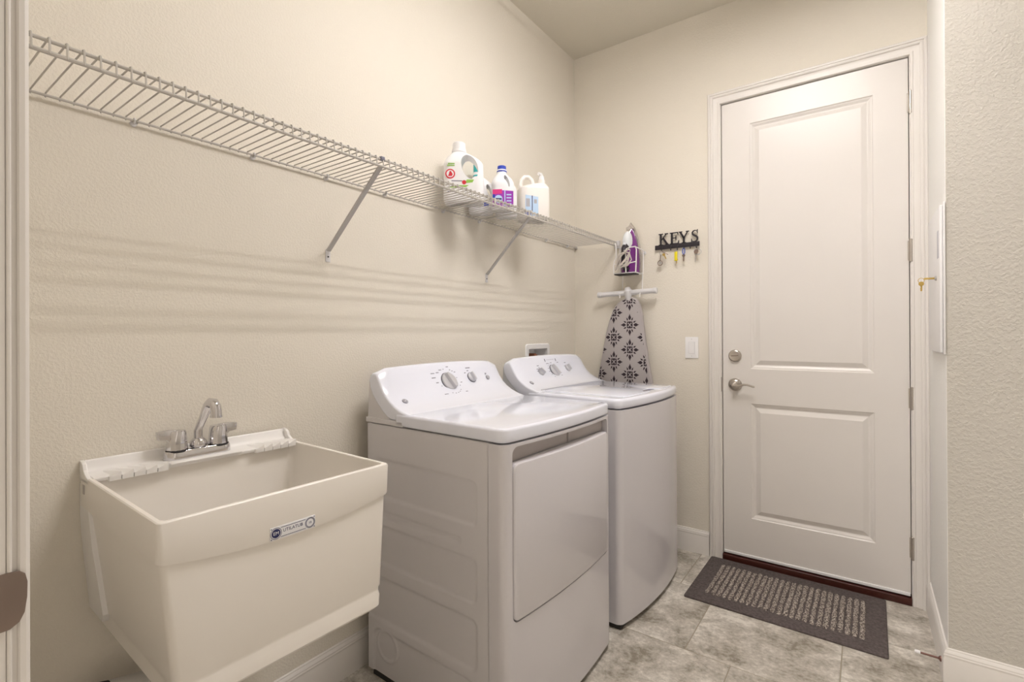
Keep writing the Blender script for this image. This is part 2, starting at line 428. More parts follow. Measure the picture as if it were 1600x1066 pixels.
# lever
fin(MB().lathe([(.034, -.001), (.034, -.006), (.031, -.012), (.024, -.018), (.013, -.021), (.0115, -.045), (.0115, -.052), (.008, -.055), (.0001, -.055)], (.062, 0, .910), 'y', 32), 'lever_rose', 'nickel', dr)
lp = [(.062, -.048, .910), (.080, -.050, .908), (.098, -.050, .912), (.115, -.049, .9165), (.130, -.048, .916), (.145, -.046, .911), (.158, -.045, .907), (.166, -.045, .907)]
lv = MB().tube(lp, .006, 10, radii=[.010, .0085, .0066, .0058, .0055, .0055, .0055, .0045]); fin(lv, 'lever', 'nickel', dr)
fin(MB().box((-.0035, .004, .88), (-.0005, .03, .94)), 'latch_plate', 'bronze', dr)
fin(MB().box((-.0095, -.012, .868), (-.006, .0, .948)), 'strike_plate', 'bronze', dr)

# doorway the picture is taken from: jamb with bead, casing edge, strike
struct(fin(MB().box((.700, .000, 0), (.7195, .1235, 2.47)).box((.700, .1235, 0), (.7165, .134, 2.47)), 'trim_5', 'trim', bevel=.001))
struct(fin(MB().cyl((.7185, .1262, 0), (.7185, .1262, 2.46), .0024, 10), 'trim_6', 'trim'))
struct(fin(MB().prism([(.640, .130), (.7175, .1335), (.7195, .1355), (.7195, .1405), (.7185, .1425), (.7165, .1445), (.690, .147), (.65, .149), (.640, .147)], 'z', 0, 2.50), 'trim_7', 'trim', ang=25))
struct(fin(MB().box((1.6405, .0, 0), (1.660, .134, 2.47)).box((.7195, .0, 2.45), (1.6405, .134, 2.47)), 'trim_8', 'trim', bevel=.001))
struct(fin(MB().box((1.645, .130, 0), (1.72, .147, 2.53)).box((.64, .130, 2.46), (1.72, .147, 2.53)), 'trim_9', 'trim', bevel=.003))
sp = tag(fin(MB().loft([[(.7197 + .0012 * 0, y, z) for y, z in pf] for pf in [[(.060, .962), (.126, .964), (.1345, .963), (.1395, .958), (.1415, .948), (.1412, .93), (.139, .912), (.1345, .902), (.126, .8965), (.060, .895)]]] +
             [[(.7225, y, z) for y, z in [(.060, .962), (.126, .964), (.1345, .963), (.1395, .958), (.1415, .948), (.1412, .93), (.139, .912), (.1345, .902), (.126, .8965), (.060, .895)]]]),
             'strike_plate', 'bronze', bevel=.0006), 'dark nickel strike plate with rounded lip on the near left door jamb', 'strike plate')

# ================================================================== CEILING LIGHT (above the frame)
lt = thing('ceiling_light', 'white ceiling light with three parallel light strips above the dryer', 'light', (1.21, 1.48, HC))
fin(MB().box((-.27, -.50, -.045), (.28, .50, 0)), 'housing', 'white', lt, bevel=.008)
for dx in (-.20, 0, .22):
    for yy in (-.492, .477): fin(MB().box((dx - .018, yy, -.075), (dx + .018, yy + .015, -.044)), 'tube_holder', 'white', lt, bevel=.002)
    tb = [(dx + .0080 * cos(radians(t)), -.062 - (.0022 if sin(radians(t)) > 0 else .0004) * sin(radians(t))) for t in range(0, 360, 30)]
    fin(MB().prism(tb, 'y', -.476, .476), 'tube', 'lampw', lt)

# ================================================================== UTILITY SINK
sk = thing('utility_sink', 'cream plastic wall-hung utility sink with deep basin, left of the dryer', 'sink', (.526, .341, 0), -radians(1.646))
SW, SX = .511, -.525
def sring(x0, x1, y0, y1, r, z, arc=0):
    out = []
    for x, y in rrect(x0, x1, y0, y1, r, 5, 10):
        zz = z
        if arc and x > x1 - r * .4: t = (y - SW / 2) / (SW / 2); zz = z - arc * max(0, 1 - t * t)
        out.append((x, y, zz))
    return out
tub = MB().loft([
    sring(-.455, -.0115, .0115, SW - .0115, .012, .9065), sring(-.4565, -.010, .010, SW - .010, .012, .9085), sring(SX, -.003, .003, SW - .003, .007, .9085),
    sring(SX, -.0008, .0008, SW - .0008, .008, .9065), sring(SX, 0, 0, SW, .008, .902),
    sring(SX, 0, 0, SW, .014, .8355, .026), sring(SX, -.0012, .0012, SW - .0012, .014, .8325, .026), sring(SX, -.006, .006, SW - .006, .013, .8325, .026),
    sring(-.515, -.006, .010, SW - .008, .013, .79), sring(-.495, -.005, .026, SW - .02, .014, .602),
    sring(-.493, -.0072, .029, SW - .023, .014, .596), sring(-.492, -.0072, .0295, SW - .0235, .014, .588),
    sring(-.490, -.0042, .030, SW - .022, .014, .577), sring(-.489, -.0040, .032, SW - .023, .016, .552), sring(-.487, -.010, .038, SW - .028, .02, .545)][::-1] , True, False)
n0 = len(tub.v)
tub2 = MB().loft([sring(-.455, -.0115, .0115, SW - .0115, .012, .9065), sring(-.450, -.017, .022, SW - .022, .022, .80), sring(-.446, -.024, .036, SW - .036, .045, .63), sring(-.430, -.045, .055, SW - .055, .05, .590), sring(-.39, -.09, .10, SW - .10, .05, .583)], False, True)
tub.add(tub2.v, tub2.f)
fin(tub, 'basin', 'sink', sk, ang=28)
# rear ledge and splash lip
fin(MB().prism([(SX, .900), (SX, .9400), (-.520, .9412), (-.517, .9385), (-.514, .922), (-.508, .9135), (-.490, .9115), (-.446, .9108), (-.443, .9085), (-.445, .9000)], 'y', .0085, SW - .0085), 'ledge', 'sinkw', sk, bevel=.0015, ang=25)
for y0_ in (0, SW - .0085):
    fin(MB().prism([(SX, .895), (SX, .9415), (-.512, .9400), (-.499, .934), (-.492, .922), (-.482, .9155), (-.468, .9105), (-.455, .9085), (-.45, .895)], 'y', y0_, y0_ + .0085), 'end_lip', 'sinkw', sk, bevel=.0015, ang=25)
def rib(y, flip=1):
    b = MB().loft([[(-.508, y, .9095), (-.432, y, .9075), (-.432, y + .0235, .9085), (-.508, y + .0235, .9095)],
                   [(-.508, y, .9118), (-.432, y, .9080), (-.432, y + .0225, .9190), (-.508, y + .0225, .9119)]])
    b.loft([[(-.446, y, .898), (-.4335, y, .8985), (-.4335, y + .0225, .8985), (-.446, y + .0225, .898)], [(-.446, y, .909), (-.432, y, .909), (-.432, y + .0225, .910), (-.446, y + .0225, .909)]])
    return b
for k in range(5):
    fin(rib(.036 + k * .0245), 'rib', 'sinkw', sk, bevel=.0008, smooth=False)
    fin(rib(SW - .012 - k * .0245 - .0245), 'rib', 'sinkw', sk, bevel=.0008, smooth=False)
fin(MB().prism(rrect(.160, .338, -.0, .001, .0005), 'x', 0, .001) if False else MB().box((-.508, .162, .9085), (-.434, .338, .9135)), 'faucet_deck', 'sinkw', sk, bevel=.002)
for yy, nm in ((-.004, 0), (SW - .006, 1)):
    sd = 1 if nm == 0 else -1
    def yb(z): return (0.004 if z > .79 else .004 + (.79 - z) / .188 * .016) if nm == 0 else SW - (0.004 if z > .79 else .004 + (.79 - z) / .188 * .012)
    prof_ = [(.886, -.475), (.86, -.450), (.82, -.440), (.76, -.432), (.70, -.420), (.64, -.410), (.600, -.402), (.580, -.415)]
    fin(MB().loft([[(SX, yb(z) - sd * .0035, z), (xf - .003, yb(z) - sd * .0035, z), (xf, yb(z) + sd * .012, z), (SX, yb(z) + sd * .012, z)] for z, xf in prof_]), 'side_bracket', 'sinkw', sk, ang=30)
fin(MB().box((-.492, -.0012, .868), (-.478, .004, .890)), 'slot', 'scoop', sk, smooth=False)
# drain below
fin(MB().cyl((-.25, .25, .545), (-.25, .25, .47), .022, 20).tube([(-.25, .25, .47), (-.25, .25, .43), (-.28, .25, .40), (-.32, .25, .40), (-.35, .25, .43), (-.40, .25, .44), (-.523, .25, .44)], .019, 14), 'drain_pipe', 'pvc', sk)
fin(MB().tube([(-.455, .035, .388), (-.455, .14, .365), (-.455, .25, .335)], .028, 16), 'waste_pipe', 'pvc', sk)
fin(MB().tube([(-.455, .010, .392), (-.455, .040, .383)], .031, 16), 'pipe_coupling', 'black', sk, bevel=.002)
fin(MB().lathe([(.035, -.002), (.035, .004), (.02, .012)], (-.519, .25, .44), 'x'), 'drain_flange', 'chrome', sk)
# label plate on the apron
lb = MB().box((-.0002, -.051, -.0135), (.0016, .051, .0135))
RL = Matrix.Rotation(radians(0), 4, 'X')
lab = fin(lb, 'label_plate', 'paper', sk, loc=(0, .251, .8235), bevel=.0005)
def ring2(b, y, z, r0, r1, x0, x1, n=24):
    for k in range(n):
        a0, a1 = 2 * pi * k / n, 2 * pi * (k + 1) / n
        q = [(y + r0 * cos(a0), z + r0 * sin(a0)), (y + r1 * cos(a0), z + r1 * sin(a0)), (y + r1 * cos(a1), z + r1 * sin(a1)), (y + r0 * cos(a1), z + r0 * sin(a1))]
        b.prism(q, 'x', x0, x1)
    return b
pb = MB()
ring2(pb, -.0385, 0, .0001, .0095, .0016, .0019); ring2(pb, -.0385, 0, .0112, .0122, .0016, .0019, 24)
ring2(pb, .0385, 0, .0088, .0100, .0016, .0019); ring2(pb, .0385, 0, .0110, .0118, .0016, .0019)
pb.box((.0016, -.028, .0092), (.0019, .028, .0102)).box((.0016, -.028, -.0102), (.0019, .028, -.0092))
for sy in (-1, 1):
    for sz in (-1, 1): ring2(pb, sy * .0485, sz * .011, .0001, .0012, .0016, .0019, 8)
fin(pb, 'printed_frame', 'dblue', lab, smooth=False)
MX = Matrix(((0, 0, 1, 0), (1, 0, 0, 0), (0, 1, 0, 0), (0, 0, 0, 1)))   # text plane -> facing +x
text_obj('UTILATUB', .0098, .0001, 'lettering', 'dblue', lab, Matrix.Translation((.0018, -.001, .0018)) @ MX, 1.0)
text_obj('BY MUSTEE', .0042, .0001, 'lettering', 'dblue', lab, Matrix.Translation((.0018, -.001, -.0058)) @ MX) if False else None
text_obj('EM', .010, .0001, 'lettering', 'paper', lab, Matrix.Translation((.0021, -.0385, 0)) @ MX)
text_obj('18', .007, .0001, 'lettering', 'dblue', lab, Matrix.Translation((.0018, .0385, 0)) @ MX)

# faucet
def skw(x, y, z): return sk.matrix_basis @ Vector((x, y, z))
bpy.context.view_layer.update()
fc = thing('faucet', 'chrome two-handle faucet with hooked spout on the sink ledge', 'faucet', skw(-.484, .243, .9135), -radians(1.646))
st = [(x, y) for x, y in rrect(-.0255, .0255, -.082, .082, .0250, 8, 2)]
def sc_ring(k, z): return [(x * k, y * (1 - (1 - k) * .3), z) for x, y in st]
fin(MB().loft([sc_ring(1, 0), sc_ring(1, .003), sc_ring(.97, .012), sc_ring(.93, .019), sc_ring(.85, .022)]), 'base_plate', 'chrome', fc, ang=40)
sp_ = MB().lathe([(.0155, .020), (.0205, .024), (.0215, .031), (.020, .038), (.0145, .045), (.012, .047)], (0, 0, 0), n=24)
sp_.tube([(0, 0, .044), (0, 0, .066), (.003, .001, .074), (.012, .004, .091), (.022, .007, .109), (.030, .010, .126), (.037, .012, .138), (.046, .0145, .1455), (.056, .0175, .1445), (.063, .0195, .136), (.0655, .020, .124), (.066, .020, .110)], .009, 18,
         radii=[.0105, .0105, .0092, .0098, .0108, .0120, .0128, .0134, .0136, .0136, .0136, .0140])
fin(sp_, 'spout', 'chrome', fc, ang=50)
fin(MB().cyl((.066, .020, .111), (.066, .020, .1065), .0152, 20), 'aerator', 'chrome', fc)
for s in (-1, 1):
    hd = MB().lathe([(.0235, .021), (.0255, .025), (.0250, .028), (.0240, .040), (.0215, .070), (.0195, .0745), (.0001, .0752)], (0, s * .051, 0), n=14)
    h = fin(hd, 'handle', 'chrome', fc, ang=25)
    lvp = [(s * .052, .040), (s * .068, .043), (s * .078, .053), (s * .096, .055), (s * .098, .076), (s * .075, .0785), (s * .052, .0765)]
    fin(MB().prism(lvp, 'x', -.0090, .0105), 'lever', 'chrome', h, bevel=.0015)
    fin(MB().cyl((0, s * .051, .019), (0, s * .051, .0225), .0262, 24), 'gasket', 'black', fc)

# ================================================================== DRYER and WASHER
AW = .6815
def bowx(y, W, c, k):
    t = (y - W / 2) / (W / 2); return c - k * t * t
def plan(W, x_back, c, k, r, off=0, n=16):
    """outline of an appliance with a bowed front, counter-clockwise, starting at the back left"""
    pts = [(x_back, -off), (x_back, -off)]
    pts = [(x_back, -off)]
    xl = bowx(0, W, c, k)
    cor = []
    for i in range(7):
        a = radians(-90 + 90 * i / 6 * .93); cor.append((xl + .004 - r + (r + off) * cos(a), r + (r + off) * sin(a)))
    mid = [(bowx(r + (W - 2 * r) * i / n, W, c, k) + off, r + (W - 2 * r) * i / n) for i in range(1, n)]
    pts += cor + mid + [(x, W - y) for x, y in cor[::-1]] + [(x_back, W + off)]
    return pts
def console_profile():
    return [(-.430, .966), (-.455, .972), (-.480, .981), (-.505, .994), (-.531, 1.012), (-.555, 1.036), (-.573, 1.064), (-.586, 1.092), (-.596, 1.114), (-.603, 1.122), (-.614, 1.1255), (-.628, 1.124), (-.640, 1.115),
            (-.646, 1.095), (-.642, 1.062), (-.626, 1.028), (-.600, .994), (-.570, .964), (-.545, .947), (-.525, .941), (-.475, .941), (-.462, .945), (-.446, .956)]
def console(W, x_off=0):
    P = console_profile(); n = 14; rings = []
    for i in range(n + 1):
        y = .002 + (W - .004) * i / n; t = abs((y - W / 2) / (W / 2)); ring = []
        ar = .010 * t * t + .016 * max(0, (t - .82) / .18) ** 2
        for x, z in P:
            k = max(0, (z - .97) / .155); ring.append((x + x_off - .004 * t * t * k, y, z - ar * k))
        rings.append(ring)
    return MB().loft(rings)
def console_x(z):
    P = console_profile()[:9]
    for (xa, za), (xb, zb) in zip(P, P[1:]):
        if za <= z <= zb: return xa + (xb - xa) * (z - za) / (zb - za)
    return P[-1][0]
def face_matrix(y, z):      # frame standing on the console face: local z = outward normal, local y = up the slope
    x = console_x(z); x2 = console_x(z + .01); x1 = console_x(z - .01)
    upv = Vector((x2 - x1, 0, .02)).normalized(); yv = Vector((0, 1, 0)); nv = yv.cross(upv).normalized()
    if nv.x < 0: nv = -nv
    mt = Matrix((yv, upv, nv)).transposed().to_4x4(); mt.translation = Vector((x, y, z)); return mt
def knob(y, z, r, ang, parent, main=True):
    mt = face_matrix(y, z) @ Matrix.Rotation(ang, 4, 'Z')
    rim = MB().lathe([(r * 1.10, -.002), (r * 1.10, .0025), (r * 1.02, .003)], (0, 0, 0), n=32).xf(mt)
    k = fin(rim, 'dial_ring', 'knobrim' if main else 'grey', parent)
    b = MB().lathe([(r * 1.02, .002), (r * 1.0, .006), (r * .95, .008), (r * .9, .0085), (.0001, .009)], (0, 0, 0), n=32).xf(mt)
    kb = fin(b, 'knob', 'knob', parent)
    g_ = MB().loft([[(-r * .30, -r * .93, .007), (r * .30, -r * .93, .007), (r * .26, r * .95, .007), (-r * .26, r * .95, .007)],
                    [(-r * .20, -r * .85, .022), (r * .20, -r * .85, .022), (r * .15, r * .88, .022), (-r * .15, r * .88, .022)]]).xf(mt)
    fin(g_, 'grip', 'knob', kb, bevel=.0015)
def prints(y, z, marks, parent, name='printed_marks'):
    """small printed marks around a dial: (dy, dz, length, height)"""
    b = None
    for dy, dz, l, h in marks:
        fin(MB().box((-l / 2, -h / 2, -.0006), (l / 2, h / 2, .0006)).xf(face_matrix(y + dy, z + dz * .88)), name[:-1], 'print', parent, smooth=False)
def badge(y, z, parent):
    mt = face_matrix(y, z)
    k = fin(MB().lathe([(.0115, -.001), (.0115, .0008), (.0001, .0008)], (0, 0, 0), n=24).xf(mt), 'round_badge', 'print', parent)
    b = MB(); b.torus((0, 0, .0008), .0092, .0006, 'z', 24, 4); b.xf(mt); fin(b, 'badge_ring', 'paper', k)
    text_obj('GE', .0105, .0002, 'lettering', 'paper', k, mt @ Matrix.Translation((0, 0, .001)), .9)

def appliance(loc, rz, label, W, c, k, is_dryer):
    a = thing('clothes_dryer' if is_dryer else 'washing_machine', label, 'dryer' if is_dryer else 'washer', loc, rz)
    z0 = .026
    # cabinet: left side panel as a stamped sheet, the other faces plain
    rects = [(-.622, -.122, .655, .803, .028, .005), (-.70, -.190, .587, .616, .014, .0035), (-.70, -.122, .420, .565, .03, .005), (-.70, -.122, .214, .380, .03, .005), (-.632, -.122, -.2, .190, .045, .005)] if is_dryer else [(-.62, -.122, .12, .80, .03, .003)]
    xs = [-.655 + (.655 - .0806) * i / (120 if is_dryer else 2) for i in range((120 if is_dryer else 2) + 1)]
    nz = 190 if is_dryer else 2
    zs = [z0 + (.919 - z0) * i / nz for i in range(nz + 1)]
    b = MB()
    def dep(x, z):
        d = 0
        for u0, u1, v0, v1, r, h in rects:
            s = sdrr(x, z, u0, u1, v0, v1, r); d = max(d, h * sm(.0, -.013 if h > .004 else -.008, s) if s < 0 else 0)
        if is_dryer:
            q = sqrt((x + .553) ** 2 + (z - .135) ** 2); d = max(0, d - .004 * sm(.060, .054, q)) + .0035 * sm(.050, .046, q)
        return d
    vs = [(x, .0015 + dep(x, z), z) for z in zs for x in xs]; nx = len(xs)
    fs = [(j * nx + i, j * nx + i + 1, (j + 1) * nx + i + 1, (j + 1) * nx + i) for j in range(nz) for i in range(nx - 1)]
    b.add(vs, fs)
    fin(b, 'side_panel', 'cab' if is_dryer else 'galvcab', a, ang=60)
    fin(MB().box((-.654, .0085, z0), (-.079, W - .001, .920)), 'cabinet', 'cab', a, smooth=False)
    fin(MB().box((-.64, .012, 0), (-.03, W - .012, z0 + .004)), 'gap_shade', 'black', a, smooth=False)  # black block stands in for the dark gap under the body
    # front panel
    P = plan(W, -.0782, c, k, .030)
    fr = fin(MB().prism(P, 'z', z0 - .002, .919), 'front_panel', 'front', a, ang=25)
    if is_dryer:
        boolean(fr, MB().prism(rrect(.034, W - .030, .389, .909, .024, 6), 'x', -.040, .05))
        fr.data.set_sharp_from_angle(angle=radians(25))
        P2 = plan(W, -.038, c + .0035, k, .030, 0)
        dd = fin(MB().prism(P2, 'z', .30, .95), 'loading_door', 'front', a)
        boolean(dd, MB().prism(rrect(.0375, W - .0335, .3925, .859, .022, 6), 'x', -.034, .06), 'INTERSECT')
        bm = bmesh.new(); bm.from_mesh(dd.data)
        es = [e for e in bm.edges if len(e.link_faces) == 2 and e.calc_face_angle(0) > radians(50) and max(v.co.x for v in e.verts) > -.031 and min(v.co.x for v in e.verts) > -.031]
        bmesh.ops.bevel(bm, geom=es, offset=.006, segments=3, profile=.5, affect='EDGES', clamp_overlap=True)
        bm.to_mesh(dd.data); bm.free(); dd.data.shade_smooth(); dd.data.set_sharp_from_angle(angle=radians(28))
        fin(MB().prism(rrect(.036, W - .032, .8605, .9065, .02, 5), 'x', -.0395, -.0365), 'handle_recess', 'scoop', a, smooth=False)  # grey liner carries the shade inside the recess in its colour
        fin(MB().box((-.0395, .382, .8605), (-.0300, .3865, .906)), 'recess_divider', 'scoop', a, bevel=.001)
        for z in (.78, .60, .43): fin(MB().box((-.032, .0345, z - .006), (-.026, .0372, z + .006)), 'hinge_stub', 'black', a, smooth=False)
    else:
        P3 = plan(W, -.03, c + .0028, k, .030)
        pp = fin(MB().prism(P3, 'z', .032, .908), 'front_skin', 'front', a)
        outl = [(.045, .02), (W - .030, .02), (W - .034, .14), (W - .052, .35), (W - .060, .60), (W - .062, .93), (.045, .93)]
        boolean(pp, MB().prism(outl, 'x', -.05, .08), 'INTERSECT')
        pp.data.shade_smooth(); pp.data.set_sharp_from_angle(angle=radians(25))
    # top deck
    T = plan(W, -.50, c - .001, k, .034, .0015)
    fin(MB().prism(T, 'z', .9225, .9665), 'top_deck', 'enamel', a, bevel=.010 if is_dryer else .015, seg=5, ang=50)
    fin(MB().box((-.662, -.0015, .9225), (-.46, W + .0015, .941)), 'rear_strip', 'cab' if is_dryer else 'enamel', a, bevel=.002)
    # console
    co = console(W)
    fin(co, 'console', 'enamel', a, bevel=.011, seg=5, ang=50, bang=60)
    fin(MB().prism([(-.656, .941), (-.53, .941), (-.585, .99), (-.618, 1.03), (-.632, 1.075), (-.648, 1.075)], 'y', .004, W - .004), 'console_back', 'cab' if is_dryer else 'galvcab', a, smooth=False)
    badge(.060 if is_dryer else .062, 1.002, a)
    if is_dryer:
        knob(.332, 1.048, .0385, radians(18), a)
        knob(.472, 1.054, .0215, radians(10), a)
        mt = face_matrix(.574, 1.047)
        fin(MB().lathe([(.0105, -.001), (.0105, .002), (.0085, .0045), (.0001, .005)], (0, 0, 0), n=20).xf(mt), 'start_button', 'grey', a)
        mk = []
        for ang_, rr, l in [(100, .047, .004), (118, .05, .014), (137, .052, .014), (150, .068, .019), (163, .062, .020), (180, .052, .013), (198, .042, .004), (222, .060, .020), (248, .042, .004), (265, .041, .005), (282, .041, .005), (298, .042, .005),
                            (312, .043, .004), (320, .062, .012), (335, .042, .004), (352, .052, .009), (15, .041, .004), (40, .050, .009), (52, .047, .006), (65, .046, .006), (78, .055, .013)]:
            mk.append((rr * cos(radians(ang_)), rr * sin(radians(ang_)) * .95, l, .0028))
        prints(.332, 1.048, [(u * 1.28, v * 1.28, l, h) for u, v, l, h in mk], a)
        prints(.472, 1.054, [(-.004, .046, .026, .0036), (-.030, .024, .009, .003), (-.010, .033, .009, .003)], a)
        prints(.574, 1.047, [(-.002, .020, .009, .003), (-.006, .0155, .006, .002)], a)
    else:
        knob(.205, 1.043, .0190, radians(35), a, False)
        knob(.331, 1.043, .0350, radians(20), a)
        knob(.470, 1.048, .0190, radians(5), a, False)
        mk = [(.040 * cos(radians(t)), .040 * sin(radians(t)) * .95, l, .0026) for t, l in ((95, .016), (120, .006), (140, .006), (160, .008), (182, .010), (205, .008), (225, .006), (-20, .012), (-40, .012))]
        prints(.331, 1.043, [(u * 1.22, v * 1.22, l, h) for u, v, l, h in mk], a)
        prints(.205, 1.043, [(-.004, .036, .016, .003), (-.02, .018, .008, .003), (-.024, .006, .008, .003), (.0, .024, .006, .003)], a)
        prints(.470, 1.048, [(-.004, .034, .016, .003), (-.02, .014, .008, .003)], a)
        prints(.331, 1.090, [(-.05, .010, .006, .016), (-.038, -.010, .018, .003), (.052, .008, .006, .015), (.062, -.008, .014, .003), (-.03, .012, .003, .003), (-.018, .012, .003, .003), (-.006, .012, .003, .003), (.006, .012, .003, .003), (.018, .012, .003, .003), (.030, .012, .003, .003)], a)
        fin(MB().box((-.4945, .09, .9635), (-.4925, W - .02, .9645)), 'seam_line', 'grey', a, smooth=False) if False else None
        fin(MB().box((-.4540, .050, .9690), (-.4505, W - .035, .9735)), 'console_seam', 'grey', a, smooth=False)
        # lid with a finger scoop at its front edge
        LP = [(-.470, .060), (-.040 , .066), (-.030, .12), (-.0265, .26), (-.0285, .335), (-.066, .350), (-.078, .365), (-.077, .43), (-.064, .445), (-.0285, .46), (-.029, .54), (-.036, W - .056), (-.470, W - .050)]
        fin(MB().prism(LP, 'z', .955, .9705), 'lid', 'enamel', a, bevel=.003, seg=3)
        fin(MB().prism([(-.079, .352), (-.050, .350), (-.052, .445), (-.078, .442)], 'z', .9560, .9671), 'scoop_shade', 'print', a, bevel=.0004)  # dark sheet stands in for the shaded slit of the white scoop
    return a
M['galvcab'] = mat('washer_side_steel', (.56, .57, .60), .35)
dry = appliance((.718, 1.137, 0), -radians(1.616), 'white clothes dryer with large front door and one big dial, between sink and washer', AW, .004, .022, True)
wsh = appliance((.740, 1.921, 0), -radians(2.3), 'white top-loading washing machine with three dials, beside the ironing board', AW, .012, .034, False)

# washer outlet box set in the wall
ob = thing('outlet_box', 'white recessed washer outlet box with copper valve in the left wall above the washer', 'outlet box', (0, 2.409, 1.079))
fo = MB()
for (y0, y1, z0_, z1) in ((-.124, .124, .079, .100), (-.124, .124, -.100, -.079), (-.124, -.103, -.079, .079), (.103, .124, -.079, .079)): fo.box((0, y0, z0_), (.006, y1, z1))
fin(MB().loft([[(0.0002, y, z) for y, z in rrect(-.128, .128, -.103, .103, .016, 5)], [(.006, y, z) for y, z in rrect(-.124, .124, -.099, .099, .014, 5)], [(.006, y, z) for y, z in rrect(-.100, .100, -.074, .074, .006, 5)], [(-.080, y, z) for y, z in rrect(-.098, .098, -.072, .072, .006, 5)]], False, True), 'frame', 'white', ob, ang=30)
fin(MB().cyl((-.05, -.01, -.07), (-.05, -.01, .045), .009, 12).cyl((-.05, -.01, .035), (-.01, -.01, .035), .012, 12).box((-.012, -.024, .030), (-.004, .004, .040)), 'valve', 'copper', ob)
fin(MB().cyl((-.05, .05, -.07), (-.05, .05, .035), .009, 12).cyl((-.05, .05, .025), (-.01, .05, .025), .010, 12), 'valve', 'boxin', ob)

# ================================================================== WIRE SHELF
ZS = 1.800; Y0, Y1 = .152, 2.862
sh = thing('wire_shelf', 'long white wire shelf running along the whole left wall on two braces', 'shelf', (0, 0, ZS))
fin(MB().cyl((.012, Y0, 0), (.012, Y1, 0), .0033, 8), 'back_rod', 'wire', sh)
fin(MB().cyl((.300, Y0, 0), (.300, Y1, 0), .0038, 8), 'front_rod', 'wire', sh)
fin(MB().cyl((.3035, Y0, -.0235), (.3035, Y1, -.0235), .0045, 8), 'lower_front_rod', 'wire', sh)
wr = MB().tube([(.009, 0, -.004), (.0085, 0, .002), (.013, 0, .0045), (.10, 0, .0046), (.200, 0, .0046), (.298, 0, .0050), (.3045, 0, .0045), (.3060, 0, 0), (.3075, 0, -.026)], .0019, 5)
w0 = None; y = .1680
while y < Y1 - .005:
    if w0 is None: w0 = fin(wr, 'wire', 'wire', sh, loc=(0, y, 0)); first = y
    else:
        c = w0.copy(); C.objects.link(c); c.location = (0, y, 0)
    y += .0254
for yy in (1.611, 1.866):
    fin(MB().tube([(.012, yy, .002), (.298, yy, .003), (.306, yy, 0), (.307, yy, -.026)], .0034, 6), 'stiffener', 'wire', sh)
cl = None
for yy in (.465, .772, 1.027, 1.289, 1.620, 1.877, 2.20, 2.50, 2.755):
    if cl is None:
        cb = MB().cyl((.0, 0, -.006), (.008, 0, -.006), .0075, 12).torus((.012, 0, 0), .0058, .0022, 'y', 12, 6).cyl((.008, 0, -.006), (.0105, 0, -.006), .003, 8)
        cl = fin(cb, 'wall_clip', 'clipw', sh, loc=(0, yy, 0))
    else:
        c = cl.copy(); C.objects.link(c); c.location = (0, yy, 0)
def brace(yf, yt):
    b = MB()
    a = Vector((.006, yf, -.262)); e = Vector((.300, yt, -.020)); d = (e - a).normalized(); s = Vector((0, 1, 0)); n = d.cross(s).normalized()
    w, h, t = .0075, .0055, .0015
    for (u0, u1, v0, v1) in ((-w, w, -t, 0), (-w, -w + t, 0, h), (w - t, w, 0, h)):
        b.loft([[a + s * u + n * v for u, v in ((u0, v0), (u1, v0), (u1, v1), (u0, v1))], [e + s * u + n * v for u, v in ((u0, v0), (u1, v0), (u1, v1), (u0, v1))]])
    o = fin(b, 'support_brace', 'brace', sh, smooth=False)
    f = fin(MB().box((0, yf - .0095, -.300), (.0025, yf + .0095, -.256)), 'foot_plate', 'clipw', o, bevel=.001)
    fin(MB().cyl((.0025, yf, -.282), (.0045, yf, -.282), .0028, 10), 'screw', 'black', o)
    fin(MB().box((.294, yt - .0075, -.004), (.3085, yt + .0075, .0075)), 'hook', 'print' if yf < 1.5 else 'brace', o, bevel=.002)
brace(1.036, 1.030); brace(1.936, 1.885)
fin(MB().box((.285, Y1 - .016, -.034), (.318, L - .0005, .012)).box((.292, Y1 - .020, -.030), (.312, Y1 - .014, .008)), 'end_bracket', 'clipw', sh, bevel=.003)
fin(MB().box((.004, Y1 - .02, -.008), (.020, L - .0005, .008)), 'rear_end_bracket', 'wire', sh, bevel=.003)

